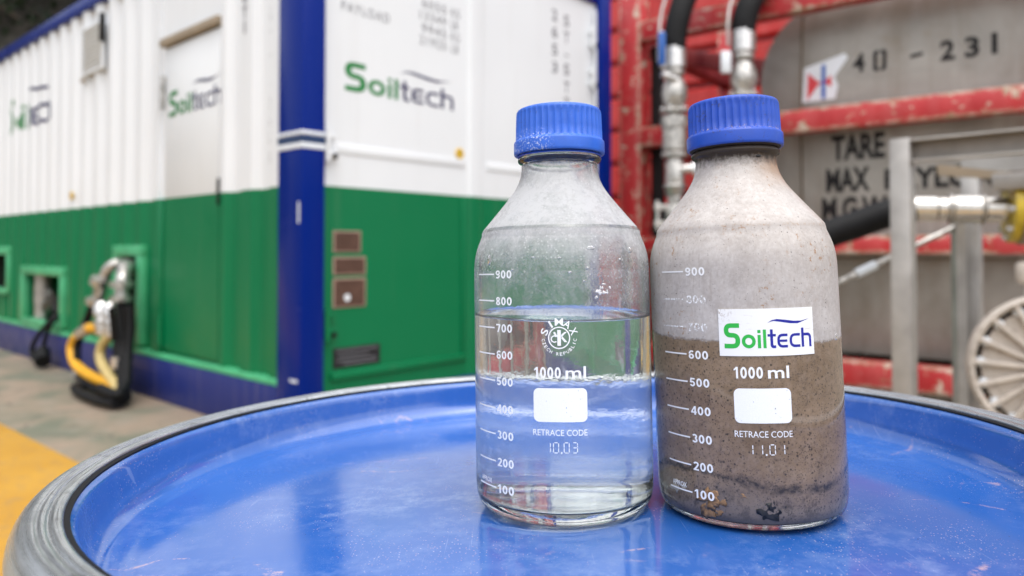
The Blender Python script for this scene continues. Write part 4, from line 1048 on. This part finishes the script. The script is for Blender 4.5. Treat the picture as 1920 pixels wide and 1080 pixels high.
# --- bottle with water
B1 = thing('lab_bottle', 'clear glass bottle of water with frosted neck and blue screw cap', 'bottle', (.0302,.4225,.8552), (-.035,-.012,0))
gl = MB().lathe(mmp(OUTp)+mmp(INNp), 160)
obj('glass_body', gl, M['glass'], B1, smooth=180, fix=True)
zs_w = 104.0
wp = [(0,7.35),(20,6.95),(34,6.35),(43,6.75),(46.35,8.0),(48.0,10.9),(48.55,16),(48.55,60),(48.55,102),(48.55,105.6),(47.9,104.9),(46.6,104.2),(44,zs_w),(0,zs_w)]
wm = MB().lathe(mmp(wp), 128)
wm.v = [(x, y, z + (.0026 - .012*x + .035*y if z > .095 else 0)) for x, y, z in wm.v]     # the surface stays level in the leaning bottle
obj('water', wm, M['water'], B1, smooth=50, fix=True)
def make_frost():
    m = N('condensation_film'); o = m.sep()
    g = m.ramp(m.rng(o[2], .104, .196), [(0,.0),(.04,.02),(.12,.08),(.24,.18),(.34,.32),(.45,.55),(.54,.68),(.62,.74),(.80,.77),(.90,.62),(.96,.40),(1,.2)])
    n1 = m.noise(55, 6, .65, None, .8); n2 = m.noise(420, 5, .75); n3 = m.noise(1.0, 5, .6, m.mapping((260,260,24)))
    k = m.math('ADD', g, m.math('MULTIPLY', m.math('SUBTRACT', n1, .5), 1.1))
    k = m.math('ADD', k, m.math('MULTIPLY', m.math('SUBTRACT', n2, .5), .8))
    k = m.math('ADD', k, m.math('MULTIPLY', m.math('SUBTRACT', n3, .5), .35))
    vd = m.voro(520); k = m.math('ADD', k, m.math('MULTIPLY', m.rng(vd.outputs['Distance'], .35, .1), m.math('MULTIPLY', m.rng(m.noise(40,3), .42, .56), .40)))
    k = m.math('MULTIPLY', k, m.rng(o[2], .105, .112), True)
    k = m.math('MINIMUM', k, .86)
    dark_mask = m.math('MULTIPLY', m.rng(m.noise(210, 7, .78), .585, .66), m.rng(m.noise(45, 3), .46, .6))  # dirt specks in the film
    c = m.mix(m.math('MULTIPLY', dark_mask, .55), (.70,.70,.71), (.38,.35,.33))
    df = m.node('ShaderNodeBsdfDiffuse'); m.put(df.inputs[0], c)
    tl = m.node('ShaderNodeBsdfTranslucent'); m.put(tl.inputs[0], c)
    tr = m.node('ShaderNodeBsdfTransparent')
    return m.done(m.shader_mix(k, tr.outputs[0], m.shader_mix(.35, df.outputs[0], tl.outputs[0])))
fz = [103.0,105.0,107.5,110,114,118,122,126,130,134,138,141,144,147,149.5,152,154,156.5,160,164,168,172,176,178,180,182,184,186,188,190,192,193.4]
obj('condensation', MB().lathe([((r_out(z)+.06)*mm_, z*mm_) for z in fz], 128), make_frost(), B1, smooth=180)
def make_smear():
    m = N('dried_smear_film'); o = m.sep()
    n3 = m.noise(1.0, 5, .65, m.mapping((120,120,46), rot=(.5,.35,0)), .9); n1 = m.noise(60, 4)
    k = m.math('MULTIPLY', m.rng(n3, .56, .72), m.math('MULTIPLY', m.rng(n1, .46, .62), m.rng(o[2], .04, .08)))
    vv = m.voro(700); k = m.math('MAXIMUM', m.math('ADD', m.math('MULTIPLY', k, .32), m.rng(m.noise(35, 5, .6), .3, .7, .03, .13)), m.math('MULTIPLY', m.rng(vv.outputs['Distance'], .12, .06), m.math('MULTIPLY', m.rng(m.noise(50,3), .54, .60), .55)))
    df = m.node('ShaderNodeBsdfDiffuse'); df.inputs[0].default_value = (.85,.87,.9,1); tr = m.node('ShaderNodeBsdfTransparent')
    return m.done(m.shader_mix(k, tr.outputs[0], df.outputs[0]))
obj('dried_smears', MB().lathe([(.05064,z*mm_) for z in (18,40,60,80,100,120,132)], 128), make_smear(), B1, smooth=180)
obj('cap', cap_mesh(), make_cap('light_blue_cap_plastic', (.026,.125,.58), True, .585, False), B1, smooth=60)
obj('cap_reflection_ring', MB().lathe(mmp([(22.35,199.2),(24.2,199.2),(24.6,198.6),(24.3,198.15),(22.75,198.95)]), 96, closed=True), make_cap('blue_cap_reflection', (.02,.09,.55), False, .7, False), B1, smooth=40)  # added blue ring, standing for the cap's reflection in the glass bead
print_marks(B1, 0, (.1303,.1161,.1018,.0877,.0738,.0594,.0457,.0315,.0177))
F1 = cyl(.05078)
put_bm(poly_bm(seven_seg('10.03', -.0128, .0393, .0444, .0026, .0016)), 'print', F1, M['print'], B1, .0015)
# maker's emblem: arched words round a ringed monogram
lg = put_bm(poly_bm(stroke([(x-.0049,y+.0974) for x,y in arc(0,0,.0054,.0054,0,352,44)], .0006, True)), 'emblem', F1, M['print'], B1, .0015)
mono = [[(-.0009,-.0040),(.0009,-.0040),(.0009,.0040),(-.0009,.0040)],[(.0011,.0002),(.0040,.0030),(.0028,.0030),(.0011,.0016)],[(.0011,-.0002),(.0028,-.0022),(.0042,-.0022),(.0016,.0008)]]
mono += stroke(arc(-.0024,-.0006,.0016,.0016,50,310,16), .0006) + stroke([(-.0026,.0029),(-.0012,.0006)], .0010)
put_bm(poly_bm([[(x-.0049,y+.0974) for x,y in p] for p in mono]), 'monogram', F1, M['print'], lg)
def arc_text(word, r0, r1, angs, widths, inward, bold):
    for ch, a, w in zip(word, angs, widths):
        bm = fit(text_bm(ch, bold), -w/2, w/2, 0, r1-r0)
        def fn(x, y, a=a):
            if inward: rr = r1 - y; t = Vector((-math.sin(a), math.cos(a))); p = Vector((math.cos(a), math.sin(a)))*rr + t*x   # bottom arc, letters upright
            else: rr = r0 + y; t = Vector((math.sin(a), -math.cos(a))); p = Vector((math.cos(a), math.sin(a)))*rr + t*x
            return F1(p.x-.0049, p.y+.0974)
        put_bm(bm, 'emblem_letter', fn, M['print'], lg)
arc_text('SIMAX', .0062, .0100, [rad(a) for a in (158,122,90,58,24)], (.0031,.0010,.0043,.0036,.0033), False, .014)
CZ = 'CZECH REPUBLIC'; an = [rad(188 + 164*i/13) for i in range(14)]
arc_text([c for c in CZ if c != ' '], .0074, .0091, [a for a, c in zip(an, CZ) if c != ' '], [.0004 if c == 'I' else .0013 for c in CZ if c != ' '], True, .01)
# drops and crumbs clinging to the glass
def blob(name, parent, mat, x, z, w, h, d, r, seed, rough=0.0):
    R = random.Random(seed); bm = bmesh.new(); bmesh.ops.create_icosphere(bm, subdivisions=3 if rough else 2, radius=1)
    th = x/r; n = Vector((math.sin(th), -math.cos(th), 0)); t = Vector((math.cos(th), math.sin(th), 0)); c = n*r + Vector((0,0,z))
    off = Vector((R.random()*50, R.random()*50, 0))
    for v in bm.verts:
        k = 1 + rough*mnoise.fractal(v.co*1.6+off, 1.0, 2.0, 4)
        p = v.co*k
        v.co = c + t*p.x*w*(1-.25*p.z) + Vector((0,0,p.z*h)) + n*max(-1, min(1, p.y))*d
    me = bpy.data.meshes.new(name); bm.to_mesh(me); bm.free()
    me.polygons.foreach_set('use_smooth', [True]*len(me.polygons)); me.materials.append(mat)
    o = bpy.data.objects.new(name, me); COL.objects.link(o); o.parent = parent; return o
dropg = make_glass('water_drop', (1,1,1), 1.33)
for i, (x, z, w, h) in enumerate(((-.0478,.1383,.0014,.0030),(.0126,.1435,.0024,.0011),(.0388,.1425,.0022,.0018),(.0105,.1330,.0010,.0008),(-.030,.1325,.0010,.0006),(.0012,.1310,.0012,.0007),(.0085,.1265,.0008,.0006),(-.004,.1385,.0012,.0005),(.030,.1375,.0009,.0006),(-.018,.139,.0013,.0004))):
    blob('water_drop', B1, dropg, x, z, w, h, .0008, (r_out(z*1000)+.1)*mm_, i)
crumb = paint('white_salt_crust', (.72,.71,.72), .6)
for i in range(16):
    R = random.Random(50+i); blob('crust', B1, crumb, .0185+R.gauss(0,.0022), .1205+R.gauss(0,.0018), R.uniform(.0003,.0011), R.uniform(.0003,.0008), .0003, .0506, 80+i, .9)

# --- bottle with mud
B2 = thing('lab_bottle', 'bottle of speckled brown mud with a white logo label and dirty blue cap', 'bottle', (.1338,.4115,.8573), (-.035,-.0297,0))
basep = [(0,2.2),(26,1.9),(36,.8),(41,0),(45,.3),(47.6,2.2),(49.35,5.5),(48.6,5.6),(46,4.6),(40,4.2),(0,4.6)]
obj('glass_base', MB().lathe(mmp(chaikin(basep,1)), 128), M['glass'], B2, smooth=180, fix=True)
COAT = {'Coat Weight': 1.0, 'Coat Roughness': .05, 'Coat IOR': 1.47, 'Specular IOR Level': .15}
def make_mud():
    m = N('speckled_drilling_mud'); o = m.sep()
    n1 = m.noise(45, 6, .6, None, .6); n2 = m.noise(260, 6, .7)
    c = m.mix(m.rng(n1, .32, .68), (.158,.106,.066), (.250,.172,.112))
    c = m.mix(m.math('MULTIPLY', m.rng(n2, .45, .7), .5), c, (.29,.215,.165))
    c = m.mix(m.math('MULTIPLY', m.rng(m.noise(420, 6, .8), .52, .62), .6), c, (.075,.055,.042))
    # greyer towards the sediment at the bottom, tan in the middle
    c = m.mix(m.math('MULTIPLY', m.rng(m.math('ADD', o[2], m.math('MULTIPLY', n1, .02)), .040, .022), .75), c, (.145,.118,.105))
    for sc, th, am, (a, b) in ((430,.30,.85,(.36,.50)), (700,.32,.8,(.38,.52)), (240,.21,.85,(.44,.56)), (1100,.34,.7,(.36,.52))):
        v = m.voro(sc); cs = m.node('ShaderNodeSeparateColor'); m.put(cs.inputs[0], v.outputs['Color'])
        k = m.math('MULTIPLY', m.rng(v.outputs['Distance'], th, th*.45), m.math('MULTIPLY', m.rng(m.noise(30+sc*.02, 3), a, b), m.rng(cs.outputs[0], .35, .5)))
        c = m.mix(m.math('MULTIPLY', k, am), c, (.020,.017,.016))
    # wandering dark settled layer
    ang = m.math('ARCTAN2', o[0], m.math('MULTIPLY', o[1], -1.0))
    lvl = m.math('ADD', m.math('MULTIPLY', m.math('SINE', m.math('ADD', m.math('MULTIPLY', ang, 2.6), .9)), -.0040), .0255)
    lvl = m.math('ADD', lvl, m.math('MULTIPLY', m.math('SUBTRACT', m.noise(60, 5, .7), .5), .014))
    band = m.rng(m.math('ABSOLUTE', m.math('SUBTRACT', o[2], lvl)), .0030, .0004)
    band = m.math('MULTIPLY', band, m.rng(m.noise(150, 6, .8), .34, .56))
    c = m.mix(m.math('MULTIPLY', m.math('MULTIPLY', m.rng(o[2], .026, .014), m.rng(m.noise(120, 7, .8), .50, .60)), .7), c, (.05,.04,.034))
    c = m.mix(m.math('MULTIPLY', band, .9), c, (.022,.019,.017))
    c = m.mix(m.math('MULTIPLY', m.rng(o[2], .010, .0055), .85), c, (.05,.043,.042))
    return m.done(m.pbsdf(c, m.rng(n2, .3, .7, .45, .65), 0, m.bump(n2, .12, .0004), **COAT))
mudp = [(0,4.6),(30,4.6)] + [(r,z) for r, z in OUTp if 5.0 < z < 97.6 and r > 45] + [(r_out(97.6),97.6),(0,97.6)]
obj('mud', MB().lathe(mmp(mudp), 128), make_mud(), B2, smooth=50)
def make_film():
    m = N('beige_residue_film'); o = m.sep()
    n1 = m.noise(50, 6, .65, None, .7); n2 = m.noise(420, 6, .75); n3 = m.noise(1.0, 5, .6, m.mapping((300,300,60)))
    c = m.mix(m.rng(n1, .3, .7), (.44,.395,.37), (.60,.56,.535))
    c = m.mix(m.math('MULTIPLY', m.rng(n2, .42, .7), .5), c, (.72,.695,.68))
    c = m.mix(m.math('MULTIPLY', m.rng(n3, .55, .75), .4), c, (.47,.41,.37))
    ang = m.math('ARCTAN2', o[0], m.math('MULTIPLY', o[1], -1.0))
    c = m.mix(m.math('MULTIPLY', m.math('MULTIPLY', m.rng(o[2], .172, .186), m.rng(ang, .0, .7)), .8), c, (.42,.26,.16))
    # rusty crumbs and dark grit
    t = m.math('MULTIPLY', m.rng(m.noise(260, 6, .8), .56, .63), m.rng(m.noise(38, 3), .50, .60)); c = m.mix(m.math('MULTIPLY', t, .85), c, (.36,.19,.08))
    n4 = m.noise(1.0, 6, .7, m.mapping((700,700,160), rot=(.2,.1,0)), .4); c = m.mix(m.math('MULTIPLY', m.rng(n4, .54, .64), .32), c, (.36,.31,.28))
    ln = m.math('MULTIPLY', m.rng(m.math('ABSOLUTE', m.math('SUBTRACT', o[2], .1535)), .0012, .0003), m.rng(m.noise(420, 5, .8), .5, .62)); c = m.mix(m.math('MULTIPLY', ln, .7), c, (.42,.28,.18))
    for sc, th in ((260,.12),(520,.15),(900,.18)):
        v = m.voro(sc); cs = m.node('ShaderNodeSeparateColor'); m.put(cs.inputs[0], v.outputs['Color'])
        k = m.math('MULTIPLY', m.rng(v.outputs['Distance'], th, th*.4), m.rng(cs.outputs[0], .62, .7)); c = m.mix(m.math('MULTIPLY', k, .85), c, (.07,.055,.05))
    c = m.mix(m.rng(m.math('ADD', o[2], m.math('MULTIPLY', m.noise(300, 6, .75), .010)), .1925, .1985), c, (.055,.042,.035))
    # ragged lower edge lets the mud show
    lvl = m.math('ADD', m.math('ADD', .0950, m.math('ADD', m.math('MULTIPLY', o[0], -.0297), m.math('MULTIPLY', o[1], .035))), m.math('MULTIPLY', m.math('SUBTRACT', m.noise(140, 5, .7), .5), .006))
    a = m.rng(m.math('SUBTRACT', o[2], lvl), -.0002, .0016)
    a = m.math('MULTIPLY', a, m.rng(n1, .15, .6, .90, .99))
    tr = m.node('ShaderNodeBsdfTransparent')
    p = m.pbsdf(c, .65, 0, m.bump(n2, .15, .0004), **{**COAT, 'Coat Weight': .45, 'Coat Roughness': .16})
    tl = m.node('ShaderNodeBsdfTranslucent'); m.put(tl.inputs[0], c)
    return m.done(m.shader_mix(a, tr.outputs[0], m.shader_mix(.18, p, tl.outputs[0])))
ff = [88.5,90,92,94,96,98,101,106,112,118,124,130,134,138,141,144,147,149.5,151.5,153,155,158,162,166,170,174,178,182,185,188,190,191.5,193,194,194.6,195.2,196,196.6,197.2,198,198.6,199.5,201]
obj('glass_body', MB().lathe([((r_out(z)+.03)*mm_, z*mm_) for z in ff], 144), make_film(), B2, smooth=180)
obj('cap', cap_mesh(), make_cap('deep_blue_cap_plastic', (.011,.068,.44), False, .54, True), B2, smooth=60)
obj('neck_grime', MB().lathe(mmp([(22.3,199.0),(23.8,198.6),(25.0,199.3),(25.4,200.2),(22.5,202)]), 96), paint('black_brown_grime', (.03,.022,.018), .7, .3, 300, bump=.3, bscale=900), B2, smooth=60)
print_marks(B2, -.0026, (.1308,.1163,.1020,.0878,.0736,.0592,.0449,.0308,.0168), (800,700))
put_bm(poly_bm(seven_seg('11.01', -.0160, .0394, .0443, .0026, .0020)), 'print', F1, M['print'], B2, .0015)
FS = cyl(.05095); FS2 = cyl(.05110)
def make_label():
    m = N('white_vinyl_label')
    c = m.mix(m.math('MULTIPLY', m.math('MULTIPLY', m.rng(m.noise(1.0,6,.7,m.mapping((120,120,900))), .58, .66), m.rng(m.noise(90,3),.5,.6)), .6), (.82,.82,.82), (.55,.47,.42))
    o = m.sep(); k = m.math('MULTIPLY', m.rng(m.noise(700,6,.8), .5, .58), m.math('MULTIPLY', m.rng(o[0], -.018, -.024), m.rng(o[2], .103, .110)))
    c = m.mix(m.math('MULTIPLY', k, .8), c, (.25,.16,.1))
    return m.done(m.pbsdf(c, .4))
tilt = lambda x, y: (x, y + (x+.003)*.0)
lab = MB(); nxl = 34
for i in range(nxl+1):
    x = -.0273 + (.0213+.0273)*i/nxl
    for rr in (.05085, .05098):
        for z in (.0878, .1113): 
            q = cyl(rr)(x, z); lab.v.append(q)
for i in range(nxl):
    a = i*4; b = a+4
    lab.f += [(a+2,b+2,b+3,a+3),(a,a+1,b+1,b),(a+1,a+3,b+3,b+1),(a,b,b+2,a+2)]
lab.f += [(0,2,3,1),(nxl*4,nxl*4+1,nxl*4+3,nxl*4+2)]
LB = obj('logo_label', lab, make_label(), B2, label='white rectangular label with green and navy lettering', smooth=40)
put_logo(LB, cyl(.05104), -.0249, .0197, .0917, .1042, M['sgreen'], M['snavy'], step=.0012, name='word_mark')
# lumps seen through the glass near the base
ocr = paint('ochre_clay_lump', (.24,.135,.065), .6, .25, 300, bump=.3, bscale=900)
blk = paint('black_grit_lump', (.012,.012,.014), .5, .3, 300)
pale = paint('pale_lint', (.40,.37,.31), .8, .2, 400, bump=.5, bscale=1500)
for i, (x,z,w,h,mt,nm) in enumerate(((-.0372,.0155,.0052,.0036,ocr,'clay_lump'),(-.0325,.0155,.0042,.0042,ocr,'clay_lump'),(-.0375,.0115,.0034,.0040,ocr,'clay_lump'),(-.031,.0095,.0026,.0018,ocr,'clay_lump'),
        (-.0068,.0125,.0040,.0034,blk,'grit_lump'),(-.0050,.0155,.0020,.0034,blk,'grit_lump'),(-.0440,.0182,.0016,.0012,blk,'grit_lump'),(.001,.0142,.0007,.0006,blk,'grit_lump'),
        (-.0190,.0188,.0016,.0014,ocr,'clay_lump'),(-.056,.0175,.0042,.0034,pale,'lint_tuft'))):
    blob(nm, B2, mt, x, z, w, h, .00045, (r_out(z*1000)-.36)*mm_, 200+i, 1.1)
blob('grit_lump', B2, blk, .0062, .1925, .0016, .0008, .0006, .0224, 300)
blob('drop', B2, dropg, .042, .0948, .0010, .0018, .0005, .0506, 301)
